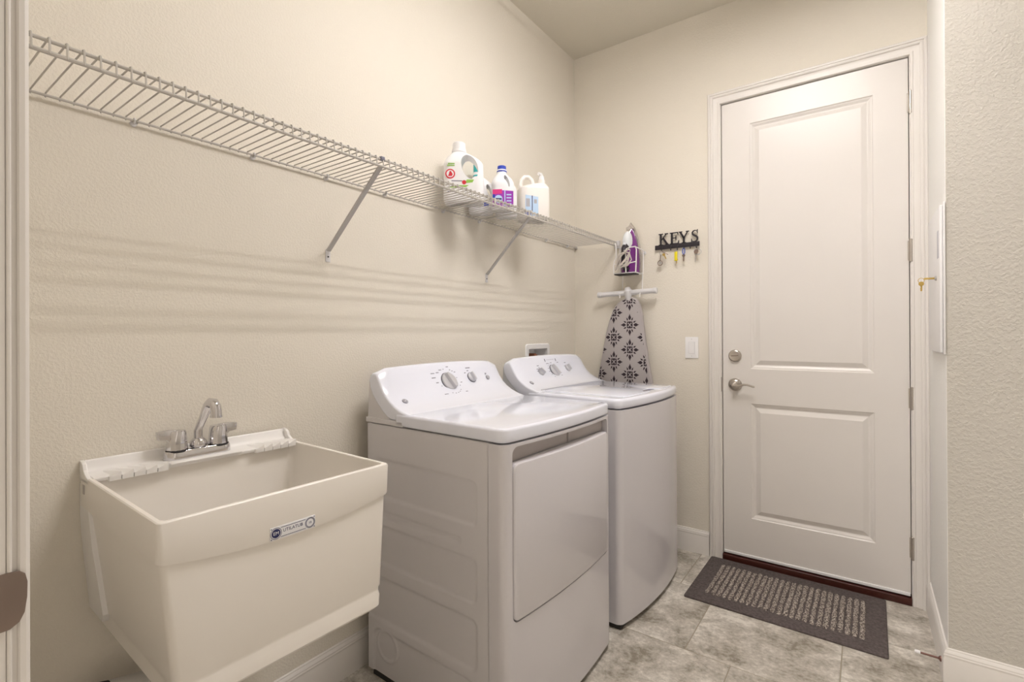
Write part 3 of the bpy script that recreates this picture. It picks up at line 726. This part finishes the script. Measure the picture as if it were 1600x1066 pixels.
# ================================================================== BOTTLES ON THE SHELF (stand on the wires)
ZB = ZS + .0072
def jug(name, label, loc, rz, w, d, h, neck_u, cap_r, cap_h, hole, body='jug', cap='jug', shoulder=.66, nr=.022):
    """w along local x, d along local y (label side faces local -y); neck at local x = neck_u"""
    t = thing(name, label, 'bottle', loc, rz, 'laundry bottles on the wire shelf')
    zz = [0, .004, .012, .03, .3 * h, .5 * h, shoulder * h]
    rings = []
    def R(x0, x1, y, r, z): return [(a, b, z) for a, b in rrect(x0, x1, -y, y, min(r, y * .98, (x1 - x0) / 2 * .98), 5, 2)]
    rings.append(R(-w / 2 + .012, w / 2 - .012, d / 2 - .012, .02, 0)); rings.append(R(-w / 2 + .004, w / 2 - .004, d / 2 - .004, .026, .004)); rings.append(R(-w / 2, w / 2, d / 2, .03, .014))
    rings.append(R(-w / 2, w / 2, d / 2, .03, .4 * h)); rings.append(R(-w / 2 + .002, w / 2 - .001, d / 2 - .001, .03, shoulder * h * .9))
    hb = h - cap_h * .75
    steps = 7
    for i in range(1, steps + 1):
        q = i / steps; z = shoulder * h * .9 + (hb - .018 - shoulder * h * .9) * q; e = 1 - cos(q * pi / 2) if q < 1 else 1
        x0 = (-w / 2) * (1 - e) + (neck_u - nr) * e; x1 = (w / 2) * (1 - e) + (neck_u + nr) * e; dy = (d / 2) * (1 - e) + nr * e
        rings.append(R(x0, x1, dy, .03 * (1 - e) + nr * e, z))
    rings.append(R(neck_u - nr, neck_u + nr, nr, nr, hb))
    o = fin(MB().loft(rings), 'body', body, t, ang=55)
    if hole:
        hx, hz, hw, hh, tilt = hole
        cut = MB(); pts = []
        for k in range(22):
            a = 2 * pi * k / 22; u, v = hw * cos(a), hh * sin(a)
            pts.append((hx + u * cos(tilt) - v * sin(tilt), hz + u * sin(tilt) + v * cos(tilt)))
        cut.prism(pts, 'y', -d, d)
        boolean(o, cut); o.data.shade_smooth(); o.data.set_sharp_from_angle(angle=radians(40))
    cp = MB().lathe([(cap_r * 1.15, -cap_h * .22), (cap_r * 1.12, 0), (cap_r, cap_h * .05), (cap_r * .97, cap_h * .92), (cap_r * .85, cap_h), (.0001, cap_h)], (neck_u, 0, h - cap_h), n=28)
    co_ = fin(cp, 'cap', cap, t, ang=40)
    return t
def lbl(parent, name, material, poly, dface, off=.0006):
    """flat printed label on the front (-y) side; poly in local x,z"""
    return fin(MB().prism(poly, 'y', -dface - off, -dface + .002), name, material, parent, smooth=False)
def circ(cx, cz, r, n=24, rz=None): return [(cx + r * cos(2 * pi * k / n), cz + (rz or r) * sin(2 * pi * k / n)) for k in range(n)]
j1 = jug('detergent_jug', 'large white detergent jug with round red emblem, leftmost on the wire shelf', (.125, 1.625, ZB), radians(38), .172, .105, .268, -.020, .0285, .036, (.028, .150, .034, .056, .34), nr=.030)
dF = .0525
lbl(j1, 'emblem', 'red', circ(-.055, .118, .021), dF); lbl(j1, 'emblem_centre', 'paper', circ(-.055, .118, .0155), dF, .0010)
lbl(j1, 'emblem_mark', 'red', [(-.064, .108), (-.048, .108), (-.044, .116), (-.052, .130), (-.058, .128), (-.060, .118)], dF, .0014)
lbl(j1, 'green_flash', 'green', [(-.062, .058), (.012, .062), (.024, .070), (-.020, .069), (-.05, .066)], dF)
lbl(j1, 'green_leaf', 'green', [(.006, .078), (.040, .082), (.046, .094), (.016, .094)], dF)
lbl(j1, 'orange_dot', 'red', circ(.004, .082, .009), dF, .0010)
lbl(j1, 'small_print', 'green', [(-.068, .152), (-.036, .152), (-.036, .156), (-.068, .156)], dF); lbl(j1, 'small_print', 'green', [(-.064, .160), (-.036, .160), (-.036, .164), (-.064, .164)], dF)
lbl(j1, 'small_print', 'print', [(-.066, .040), (-.035, .040), (-.035, .044), (-.066, .044)], dF)
lbl(j1, 'small_print', 'print', [(-.050, .086), (-.004, .086), (-.004, .090), (-.050, .090)], dF)
jb2 = jug('softener_bottle', 'white bottle with teal grip and blue mark, half hidden behind the largest jug', (.070, 1.812, ZB), radians(40), .118, .080, .240, -.016, .021, .058, (.036, .105, .010, .030, .30), cap='teal', shoulder=.55)
lbl(jb2, 'blue_mark', 'blue', [(.012, .030), (.034, .030), (.034, .052), (.012, .052)], .040)
b2 = jug('bleach_bottle', 'white bottle with blue cap and purple label, middle of the wire shelf', (.190, 1.822, ZB), radians(38), .106, .088, .208, -.004, .0205, .024, (.018, .130, .0095, .030, .35), cap='blue', shoulder=.60)
dF = .044
lbl(b2, 'purple_label', 'purple', [(-.047, .012), (.047, .012), (.047, .082), (-.047, .088)], dF)
lbl(b2, 'magenta_flash', 'magenta', [(-.047, .066), (-.004, .070), (-.004, .090), (-.047, .088)], dF, .0010)
lbl(b2, 'round_mark', 'lblue', circ(-.020, .045, .018), dF, .0014)
lbl(b2, 'round_mark_text', 'dblue', [(-.033, .042), (-.006, .042), (-.006, .049), (-.033, .049)], dF, .0018)
lbl(b2, 'blue_corner', 'blue', [(-.047, .050), (-.036, .050), (-.036, .066), (-.047, .066)], dF, .0018)
lbl(b2, 'divider', 'lblue', [(.006, .012), (.011, .012), (.011, .085), (.006, .086)], dF, .0012)
for q in range(4): lbl(b2, 'text_block', 'lblue', [(.016, .020 + q * .014), (.038, .020 + q * .014), (.038, .026 + q * .014), (.016, .026 + q * .014)], dF, .0012)
b4 = jug('white_bottle', 'plain white bottle standing behind the purple-labelled bottle', (.120, 1.945, ZB), radians(38), .105, .080, .236, -.02, .018, .026, (.026, .125, .008, .030, .35), shoulder=.58)
j3 = jug('white_jug', 'white jug with pale blue label and loop handle, rightmost on the wire shelf', (.185, 2.085, ZB), radians(52), .152, .115, .232, .046, .0150, .024, None, body='jugc', shoulder=.74, nr=.018)
hnd = MB().tube([(-.062, 0, .150), (-.066, 0, .182), (-.060, 0, .206), (-.044, 0, .222), (-.024, 0, .224), (-.008, 0, .211), (-.002, 0, .182)], .010, 12, radii=[.012, .0105, .0105, .011, .011, .0115, .014])
fin(hnd, 'loop_handle', 'jugc', j3)
fin(MB().tube([(.046, 0, .212), (.046, 0, .231), (.040, -.004, .242), (.026, -.010, .243)], .008, 10, radii=[.015, .012, .010, .008]), 'pour_spout', 'white', j3)
dF = .0575
lbl(j3, 'blue_label', 'lblue', [(-.060, .016), (.008, .016), (.008, .112), (-.058, .118)], dF)
lbl(j3, 'blue_label_edge', 'dblue', [(-.026, .020), (-.022, .020), (-.022, .116), (-.026, .116)], dF, .001)
lbl(j3, 'label_text', 'grey', [(-.056, .060), (-.036, .060), (-.036, .100), (-.056, .100)], dF, .001)
lbl(j3, 'label_text', 'grey', [(-.015, .078), (.000, .078), (.000, .098), (-.015, .098)], dF, .001)
lbl(j3, 'label_text', 'blue', [(-.058, .018), (-.032, .018), (-.032, .040), (-.058, .040)], dF, .001)

# ================================================================== IRONING BOARD, HOLDER, IRON
YB = 2.812
ib = thing('ironing_board', 'ironing board in grey cover with dark floral motifs, hung nose-up behind the washer', 'ironing board', (.371, YB, 0))
cxb = .353
def outline():
    Lp = [(.168 - .015, .10), (.150, .50), (.168, .93), (.178, .985), (.190, 1.045), (.211, 1.15), (.231, 1.244), (.252, 1.320), (.276, 1.382), (.303, 1.418), (.335, 1.442), (.372, 1.455)]
    Rp = [(.405, 1.454), (.432, 1.438), (.450, 1.405), (.463, 1.340), (.474, 1.244), (.490, 1.13), (.503, 1.045), (.513, .99), (.524, .93), (.545, .50), (.540, .10)]
    return [(x - cxb, z) for x, z in Lp + Rp]
OL = outline()
def inset(poly, d):
    c = Vector((0, .9)); out = []
    n = len(poly)
    for i in range(n):
        p0, p, p1 = Vector(poly[i - 1]), Vector(poly[i]), Vector(poly[(i + 1) % n])
        t = (p1 - p0).normalized(); nn = Vector((-t.y, t.x))
        if (c - p).dot(nn) < 0: nn = -nn
        out.append(tuple(p + nn * d))
    return out
rings = [[(x, y, z) for x, z in inset(OL, d)] for d, y in ((.006, .014), (0, .009), (0, -.005), (.003, -.010), (.008, -.0125))]
cov = fin(MB().loft(rings), 'cover', 'boardbk', ib, ang=60)
def clip(poly, outl):
    def area(p): return sum(p[i][0] * p[(i + 1) % len(p)][1] - p[(i + 1) % len(p)][0] * p[i][1] for i in range(len(p)))
    if area(outl) < 0: outl = outl[::-1]
    out = list(poly)
    for i in range(len(outl)):
        a, b = outl[i], outl[(i + 1) % len(outl)]
        f = lambda p: (b[0] - a[0]) * (p[1] - a[1]) - (b[1] - a[1]) * (p[0] - a[0])
        src, out = out, []
        for k in range(len(src)):
            p, q = src[k], src[(k + 1) % len(src)]; fp, fq = f(p), f(q)
            if fp >= 0: out.append(p)
            if (fp >= 0) != (fq >= 0): t = fp / (fp - fq); out.append((p[0] + (q[0] - p[0]) * t, p[1] + (q[1] - p[1]) * t))
        if not out: return []
    return out
IN = inset(OL, .0075)
def motif(cx, cz):
    P = []; A, B = .058, .067
    def petal(ax, r0, r1, w, a):
        pts = [(r0, 0), (r0 + (r1 - r0) * .25, w * .8), (r0 + (r1 - r0) * .45, w), (r0 + (r1 - r0) * .75, w * .35), (r1, 0), (r0 + (r1 - r0) * .75, -w * .35), (r0 + (r1 - r0) * .45, -w), (r0 + (r1 - r0) * .25, -w * .8)]
        return [((u * cos(a) - v * sin(a)) * A, (u * sin(a) + v * cos(a)) * B) for u, v in pts]
    for k in range(4): P.append(petal(0, .40, 1.0, .155, k * pi / 2))
    for k in range(4):
        for s in (-1, 1): P.append(petal(0, .42, .78, .075, pi / 4 + k * pi / 2 + s * .30))
    for k in range(4):     # heart of the motif: four wedges leaving a pale cross
        a = k * pi / 2
        w = [(.05, 0), (.20, .13), (.33, .14), (.30, 0), (.33, -.14), (.20, -.13)]
        P.append([((u * cos(a) - v * sin(a)) * A, (u * sin(a) + v * cos(a)) * B) for u, v in w])
        a += pi / 4
        w = [(.24, .05), (.36, .09), (.40, 0), (.36, -.09), (.24, -.05)]
        P.append([((u * cos(a) - v * sin(a)) * A, (u * sin(a) + v * cos(a)) * B) for u, v in w])
    b = MB()
    for p in P:
        q = clip([(x + cx, z + cz) for x, z in p], IN)
        if len(q) > 2: b.prism(q, 'y', -.0124, -.0129)
    return b
for i in range(-3, 3):
    for k in range(-8, 3):
        b = motif((.386 - cxb) + i * .1025, 1.290 - (.0745 if i % 2 else 0) + k * .149)
        if b.f: fin(b, 'motif', 'motif', cov, smooth=False)
ft = MB().cyl((.188 - cxb, -.006, 1.478), (.540 - cxb, -.006, 1.488), .0155, 18)
foot = fin(ft, 'foot_tube', 'clipw', ib)
for xx, zz, s in ((.188, 1.478, -1), (.540, 1.488, 1)):
    fin(MB().cyl((xx - cxb - s * .012, -.006, zz), (xx - cxb + s * .010, -.006, zz), .0178, 18), 'end_cap', 'clipw', foot, bevel=.002)
fin(MB().tube([(.018, -.008, 1.512), (.024, -.012, 1.490), (.024, -.010, 1.465), (.020, -.004, 1.440)], .02, 16, radii=[.016, .026, .022, .014]), 'leg_joint', 'clipw', ib)
# holder
ho = thing('iron_holder', 'white wire iron holder on the wall above the ironing board', 'holder', (.400, 2.83, 1.592))
fin(MB().box((-.068, -.095, 0), (.068, .018, .006)), 'tray', 'clipw', ho, bevel=.002)
fin(MB().box((-.064, -.098, -.006), (.062, -.030, -.0005)), 'heat_pad', 'black', ho, bevel=.001)
wb = MB()
wb.tube([(.066, -.09, .004), (.070, -.092, .06), (.072, -.092, .135), (.066, -.094, .152), (.040, -.10, .150), (.016, -.104, .142), (.010, -.105, .12), (.012, -.104, .004)], .0036, 8)
wb.tube([(.070, .015, .004), (.073, .015, .10), (.073, .012, .142), (.070, -.06, .148), (.066, -.094, .150)], .0034, 8)
fin(wb, 'side_loop', 'wwire', ho)
wb = MB()
wb.tube([(-.070, -.09, .004), (-.070, -.094, .05), (-.064, -.096, .075), (-.050, -.098, .10), (-.052, -.098, .165), (-.058, -.094, .182), (-.072, -.06, .18), (-.074, .012, .18), (-.074, .015, .004)], .0036, 8)
fin(wb, 'side_loop', 'wwire', ho)
fin(MB().tube([(-.066, -.092, .06), (-.03, -.105, .052), (.01, -.108, .050), (.04, -.105, .058), (.07, -.09, .066)], .0030, 8), 'front_wire', 'wwire', ho)
for xx in (-.055, .070):
    fin(MB().tube([(xx, .012, .004), (xx - .002, .010, -.05), (xx, .004, -.085), (xx + .002, -.004, -.098), (xx + .002, -.022, -.104), (xx + .002, -.042, -.122), (xx + .002, -.044, -.140)], .0030, 8), 'hook', 'wwire', ho)
fin(MB().cyl((-.074, .030, .17), (-.074, .039, .17), .010, 12).cyl((.072, .030, .13), (.072, .039, .13), .010, 12).tube([(-.074, .012, .17), (-.074, .034, .17)], .003, 6).tube([(.072, .012, .13), (.072, .034, .13)], .003, 6), 'wall_mount', 'clipw', ho)
# iron standing on its heel, sole to the wall
ir = thing('clothes_iron', 'purple and white clothes iron standing on its heel in the wall holder', 'iron', (.398, 2.83, 1.5985))
def boat(k, w0, h0, n=9):
    """outline of the sole: flat heel, pointed tip"""
    pts = []
    for i in range(n + 1):
        t = i / n; z = h0 * t; w = w0 * (1 - t ** 2.3) ** .72 if t < 1 else 0
        pts.append((w * (.93 + .07 * sm(0, .25, t)), z))
    return pts + [(-x, z) for x, z in pts[::-1][1:]]
def bring(w, h, y, z0=0, tipdx=0): return [(x + tipdx * (z / max(h, 1e-6)), y, z + z0) for x, z in boat(1, w, h)]
fin(MB().loft([bring(.064, .305, .020), bring(.068, .312, .016), bring(.068, .312, .008), bring(.066, .306, .004)]), 'soleplate', 'soleplate', ir, ang=40)
fin(MB().loft([bring(.056, .285, .004, .001), bring(.055, .280, -.008, .001), bring(.053, .266, -.020, .001), bring(.049, .248, -.032, .001), bring(.043, .228, -.044, .001), bring(.034, .205, -.054, .003)]), 'shell', 'ironp', ir, ang=50)
tk = MB(); rr_ = []
for i in range(8):
    q = i / 7; s_ = sqrt(max(.0004, 1 - q * q)); rr_.append([(.0 + .030 * s_ * cos(a), -.040 - .036 * q, .190 + .060 * s_ * sin(a)) for a in [2 * pi * k / 24 for k in range(24)]])
fin(tk.loft(rr_), 'water_tank', 'tank', ir, ang=60)
fin(MB().loft([[(.020 * cos(a) * s, y, z + .012 * sin(a) * s) for a in [2 * pi * k / 12 for k in range(12)]] for s, y, z in ((.8, -.03, .30 - .03), (.9, -.02, .27), (.5, -.038, .235))]), 'nose', 'soleplate', ir)
fin(MB().tube([(0, -.048, .150), (0, -.085, .158), (0, -.098, .140), (0, -.100, .10), (0, -.100, .06), (0, -.092, .030), (0, -.060, .022), (0, -.035, .026)], .013, 14, radii=[.016, .015, .015, .014, .014, .015, .016, .016]), 'handle', 'signblack', ir)
fin(MB().cyl((0, -.096, .160), (0, -.090, .172), .010, 12), 'steam_button', 'tank', ir)
cd = MB()
for q in range(5):
    ph = q * .5; pts = []
    for k in range(22):
        a = 2 * pi * k / 22
        pts.append((-.002 + (.030 + .004 * q) * cos(a), -.106 - .004 * q + .010 * sin(2 * a + ph), .070 + (.036 + .005 * ((q * 7) % 3)) * sin(a + .25 * q) + .018 * cos(a) * (q - 2) / 2))
    cd.tube(pts, .0035, 6, closed=True)
cd.tube([(-.02, -.10, .118), (.01, -.112, .125), (.04, -.108, .10), (.048, -.105, .07), (.03, -.108, .04), (.0, -.09, .03)], .0038, 6)
fin(cd, 'power_cord', 'cord', ir)

# ================================================================== KEY RACK
kr = thing('key_rack', 'black metal key rack spelling KEYS on the wall left of the door', 'key rack', (.668, L, 1.744))
fin(MB().box((-.127, -.016, -.014), (.127, -.0125, .012)), 'bar', 'signblack', kr, bevel=.0008)
for xx in (-.10, .10): fin(MB().cyl((xx, -.0125, 0), (xx, 0, 0), .004, 8), 'standoff', 'signblack', kr)
def stroke(b, pts, y0=-.0165, y1=-.0120): b.prism(pts, 'y', y0, y1)
def R4(x0, x1, z0, z1): return [(x0, z0), (x1, z0), (x1, z1), (x0, z1)]
def seg(x0, z0, x1, z1, w):
    d = Vector((x1 - x0, z1 - z0)).normalized(); n = Vector((-d.y, d.x)) * w / 2
    return [(x0 + n.x, z0 + n.y), (x0 - n.x, z0 - n.y), (x1 - n.x, z1 - n.y), (x1 + n.x, z1 + n.y)]
H0, H1 = .010, .078
k = MB()      # K
stroke(k, R4(-.098, -.087, H0, H1)); stroke(k, R4(-.105, -.078, H1 - .005, H1)); stroke(k, R4(-.105, -.078, H0, H0 + .005))
stroke(k, seg(-.089, .040, -.060, H1 - .002, .0055)); stroke(k, seg(-.078, .050, -.054, H0 + .003, .0115)); stroke(k, R4(-.070, -.050, H1 - .005, H1)); stroke(k, R4(-.066, -.045, H0, H0 + .005))
fin(k, 'letter', 'signblack', kr, smooth=False)
k = MB()      # E
stroke(k, R4(-.033, -.022, H0, H1)); stroke(k, R4(-.039, .008, H1 - .0055, H1)); stroke(k, R4(-.039, .012, H0, H0 + .0055)); stroke(k, R4(-.022, -.004, .043, .048))
stroke(k, [(.008, H1), (.003, H1 - .004), (.006, H1 - .018), (.009, H1 - .018)]); stroke(k, [(.012, H0), (.005, H0 + .004), (.010, H0 + .020), (.014, H0 + .020)]); stroke(k, R4(-.007, -.002, .034, .057))
fin(k, 'letter', 'signblack', kr, smooth=False)
k = MB()      # Y
stroke(k, R4(.035, .046, H0, .044)); stroke(k, R4(.028, .053, H0, H0 + .005)); stroke(k, seg(.040, .040, .020, H1 - .002, .0105)); stroke(k, seg(.041, .040, .062, H1 - .002, .0055))
stroke(k, R4(.012, .032, H1 - .005, H1)); stroke(k, R4(.052, .070, H1 - .005, H1)); fin(k, 'letter', 'signblack', kr, smooth=False)
k = MB()      # S
S_ = [(.116, .064), (.112, .071), (.103, .0755), (.094, .073), (.088, .065), (.089, .056), (.097, .049), (.107, .043), (.115, .035), (.116, .025), (.110, .016), (.100, .0125), (.089, .015), (.083, .022)]
wds = [.003, .004, .005, .006, .008, .010, .0115, .012, .011, .009, .007, .0055, .004, .003]
for i in range(len(S_) - 1):
    a, c_ = Vector(S_[i]), Vector(S_[i + 1]); d = (c_ - a).normalized(); n = Vector((-d.y, d.x))
    da = (Vector(S_[i + 1]) - Vector(S_[max(i - 1, 0)])).normalized(); na = Vector((-da.y, da.x)) * wds[i] / 2
    dc = (Vector(S_[min(i + 2, len(S_) - 1)]) - a).normalized(); nc_ = Vector((-dc.y, dc.x)) * wds[i + 1] / 2
    stroke(k, [tuple(a + na), tuple(a - na), tuple(c_ - nc_), tuple(c_ + nc_)])
stroke(k, R4(.1135, .1175, .058, .080)); stroke(k, R4(.0815, .0855, .006, .030)); fin(k, 'letter', 'signblack', kr, smooth=False)
HK = [-.082, -.030, .008, .046, .080, .114]
for xx in HK:
    fin(MB().tube([(xx, -.016, .0), (xx, -.024, -.004), (xx, -.026, -.014), (xx, -.022, -.020), (xx, -.026, -.027), (xx, -.034, -.026), (xx, -.037, -.018)], .0016, 6), 'hook', 'signblack', kr)
def key_blade(b, c, l=.03, w=.007, ang=0, head=.0085, t=.0018):
    mt = Matrix.Translation(c) @ Matrix.Rotation(ang, 4, 'Y')
    q = MB(); q.prism(circ(0, -head, head, 16), 'y', -t / 2, t / 2)
    bl = [(-w / 2, -head * 1.7), (w / 2, -head * 1.7), (w / 2, -head - l), (0, -head - l - .003), (-w / 2, -head - l + .002)]
    for i in range(4): bl.append((-w / 2 + (.0018 if i % 2 == 0 else 0), -head - l * (.86 - .18 * i)))
    q.prism(bl, 'y', -t / 2, t / 2); q.xf(mt); b.add(q.v, q.f); return b
KX, KY, KZ = .668, L, 1.744
def kset(x, label): return thing('key_set', label, 'keys', (KX + x, KY - .030, KZ - .024), 0, 'key sets hanging on the key rack')
t = kset(HK[0], 'keys with a long fob ending in a bronze ring, leftmost on the key rack')
fin(MB().torus((0, 0, -.012), .012, .0012, 'y', rot=Matrix.Rotation(.5, 3, 'Z')), 'key_ring', 'steel', t)
fin(MB().cyl((-.006, 0, -.022), (-.009, 0, -.056), .0028, 8), 'fob', 'bronze', t)
fin(MB().torus((-.010, 0, -.070), .0135, .0028, 'y', 24), 'fob_ring', 'bronze', t); fin(MB().lathe([(.0085, -.001), (.0085, .001)], (-.010, 0, -.070), 'y', 16), 'fob_disc', 'steel', t)
fin(key_blade(MB(), (.010, -.004, -.016), .028, .007, -.45), 'key', 'brass', t)
fin(MB().tube([(.004, -.008, -.006), (.022, -.010, -.014), (.040, -.008, -.026)], .0030, 6), 'key_strap', 'bronze', t)
t = kset(HK[2] - .008 , 'key with a long yellow tag on the key rack')
fin(MB().torus((0, 0, -.008), .008, .001, 'y', rot=Matrix.Rotation(.8, 3, 'Z')), 'key_ring', 'steel', t)
fin(MB().box((-.0085, -.003, -.066), (.0085, .002, -.012)), 'tag', 'yel', t, bevel=.002)
fin(key_blade(MB(), (.002, .004, -.050), .020, .006, .0), 'key', 'brass', t)
t = kset(HK[3] - .002, 'single key with a blue loop on the key rack')
fin(MB().tube([(0, 0, .004), (-.006, 0, -.004), (-.006, 0, -.024), (0, 0, -.034), (.006, 0, -.024), (.006, 0, -.004), (0, 0, .004)], .0026, 6), 'loop', 'keyblue', t)
fin(key_blade(MB(), (0, 0, -.030), .032, .0075, .03), 'key', 'bronze', t)
t = kset(HK[5], 'bunch of steel key rings with a thin key, rightmost on the key rack')
fin(MB().torus((.002, 0, -.006), .012, .0016, 'y', rot=Matrix.Rotation(.5, 3, 'Z')), 'key_ring', 'steel', t)
fin(MB().torus((.012, -.003, -.026), .0150, .0024, 'y', rot=Matrix.Rotation(-.2, 3, 'Z')), 'key_ring', 'steel', t)
fin(MB().lathe([(.012, -.0015), (.013, 0), (.012, .0015)], (.0, -.004, -.024), 'y', 20), 'medallion', 'bronze', t)
fin(key_blade(MB(), (-.003, .003, -.026), .044, .0050, .10), 'key', 'steel', t)

# light switch
sw = thing('light_switch', 'white rocker light switch beside the door casing', 'switch', (.747, L, 1.157))
fin(MB().prism(rrect(-.0365, .0365, -.0605, .0605, .004, 4), 'y', -.0005, -.0065), 'cover_plate', 'white', sw, bevel=.002)
fin(MB().prism(rrect(-.0175, .0175, -.0345, .0345, .002, 3), 'y', -.006, -.0078), 'rocker_frame', 'clipw', sw, smooth=False)
fin(MB().loft([[(-.016, -.007, -.033), (.016, -.007, -.033), (.016, -.007, .033), (-.016, -.007, .033)], [(-.0155, -.0085, -.0325), (.0155, -.0085, -.0325), (.0155, -.0115, .0325), (-.0155, -.0115, .0325)]]), 'rocker', 'white', sw, smooth=False)
for z in (-.048, .048): fin(MB().lathe([(.003, -.0065), (.003, -.0072), (.0001, -.0074)], (0, 0, z), 'y', 12), 'screw', 'clipw', sw)

# electrical panel on the right wall
ep = thing('electrical_panel', 'white metal breaker panel cover on the narrow right wall beside the door', 'panel', (XR, 2.502, 1.430))
fin(MB().box((-.0060, -.206, -.268), (-.0003, .206, .272)), 'panel_frame', 'panel', ep, bevel=.0015)
fin(MB().box((-.0150, -.190, -.262), (-.0066, .190, .264)), 'panel_door', 'panel', ep, bevel=.002)
fin(MB().box((-.0158, -.160, .080), (-.0150, -.122, .180)), 'latch_plate', 'grey', ep, bevel=.0003)
lk = fin(MB().lathe([(.009, -.014), (.009, -.019), (.006, -.021), (.0001, -.021)], (0, -.095, .012), 'x', 18), 'lock', 'steel', ep)
pk = thing('panel_key', 'small brass key hanging from the lock of the breaker panel', 'keys', (XR - .021, 2.407, 1.442))
fin(MB().box((-.030, -.0012, -.0035), (.0, .0012, .0035)), 'key_in_lock', 'brass', pk, bevel=.0005)
fin(MB().torus((-.038, 0, -.006), .009, .0010, 'y'), 'key_ring', 'brass', pk)
fin(key_blade(MB(), (-.038, -.003, -.010), .026, .0065, .02, .0085), 'key', 'brass', pk)

# doorstop
ds = tag(thing('door_stop', 'dark rod doorstop with white rubber tip on the right baseboard', 'doorstop', (XR - .0145, 2.345, .062)), 'dark rod doorstop with white rubber tip on the right baseboard', 'doorstop')
fin(MB().lathe([(.010, 0), (.010, -.003), (.006, -.006), (.004, -.008)], (0, 0, 0), 'x', 16), 'flange', 'stop', ds)
fin(MB().cyl((-.006, 0, 0), (-.062, 0, .001), .0036, 10), 'rod', 'stop', ds)
fin(MB().lathe([(.0062, -.058), (.0066, -.066), (.0060, -.074), (.0001, -.0745)], (0, 0, .001), 'x', 14), 'rubber_tip', 'white', ds)

# ================================================================== DOORMAT
dm = thing('doormat', 'dark brown doormat with grey ribbed centre lying in front of the door', 'doormat', (1.233, 2.598, 0), radians(-.6))
MW, MD = .768, .500
fin(MB().loft([[(x, y, 0) for x, y in rrect(-MW / 2, MW / 2, -MD / 2, MD / 2, .008)], [(x, y, .006) for x, y in rrect(-MW / 2, MW / 2, -MD / 2, MD / 2, .008)], [(x, y, .009) for x, y in rrect(-MW / 2 + .004, MW / 2 - .004, -MD / 2 + .004, MD / 2 - .004, .008)]]), 'mat_base', 'mat', dm)
nr_ = 25
for i in range(nr_):
    x = -.300 + .600 * i / (nr_ - 1); b = MB(); rings = []
    n = 34; ly = .172 + random.uniform(-.004, .004)
    for j in range(n + 1):
        y = -ly + 2 * ly * j / n; w = .0098 + random.uniform(-.0024, .0014); hh = .0065 + random.uniform(-.0012, .0012)
        if j in (0, n): w *= .6; hh *= .5
        dx = random.uniform(-.0014, .0014)
        rings.append([(x + dx + w * cos(a), y, .008 + hh * max(0, sin(a))) for a in [radians(t) for t in (180, 145, 115, 90, 65, 35, 0)]])
    b.loft(rings); fin(b, 'rib', 'tuft', dm, ang=80)
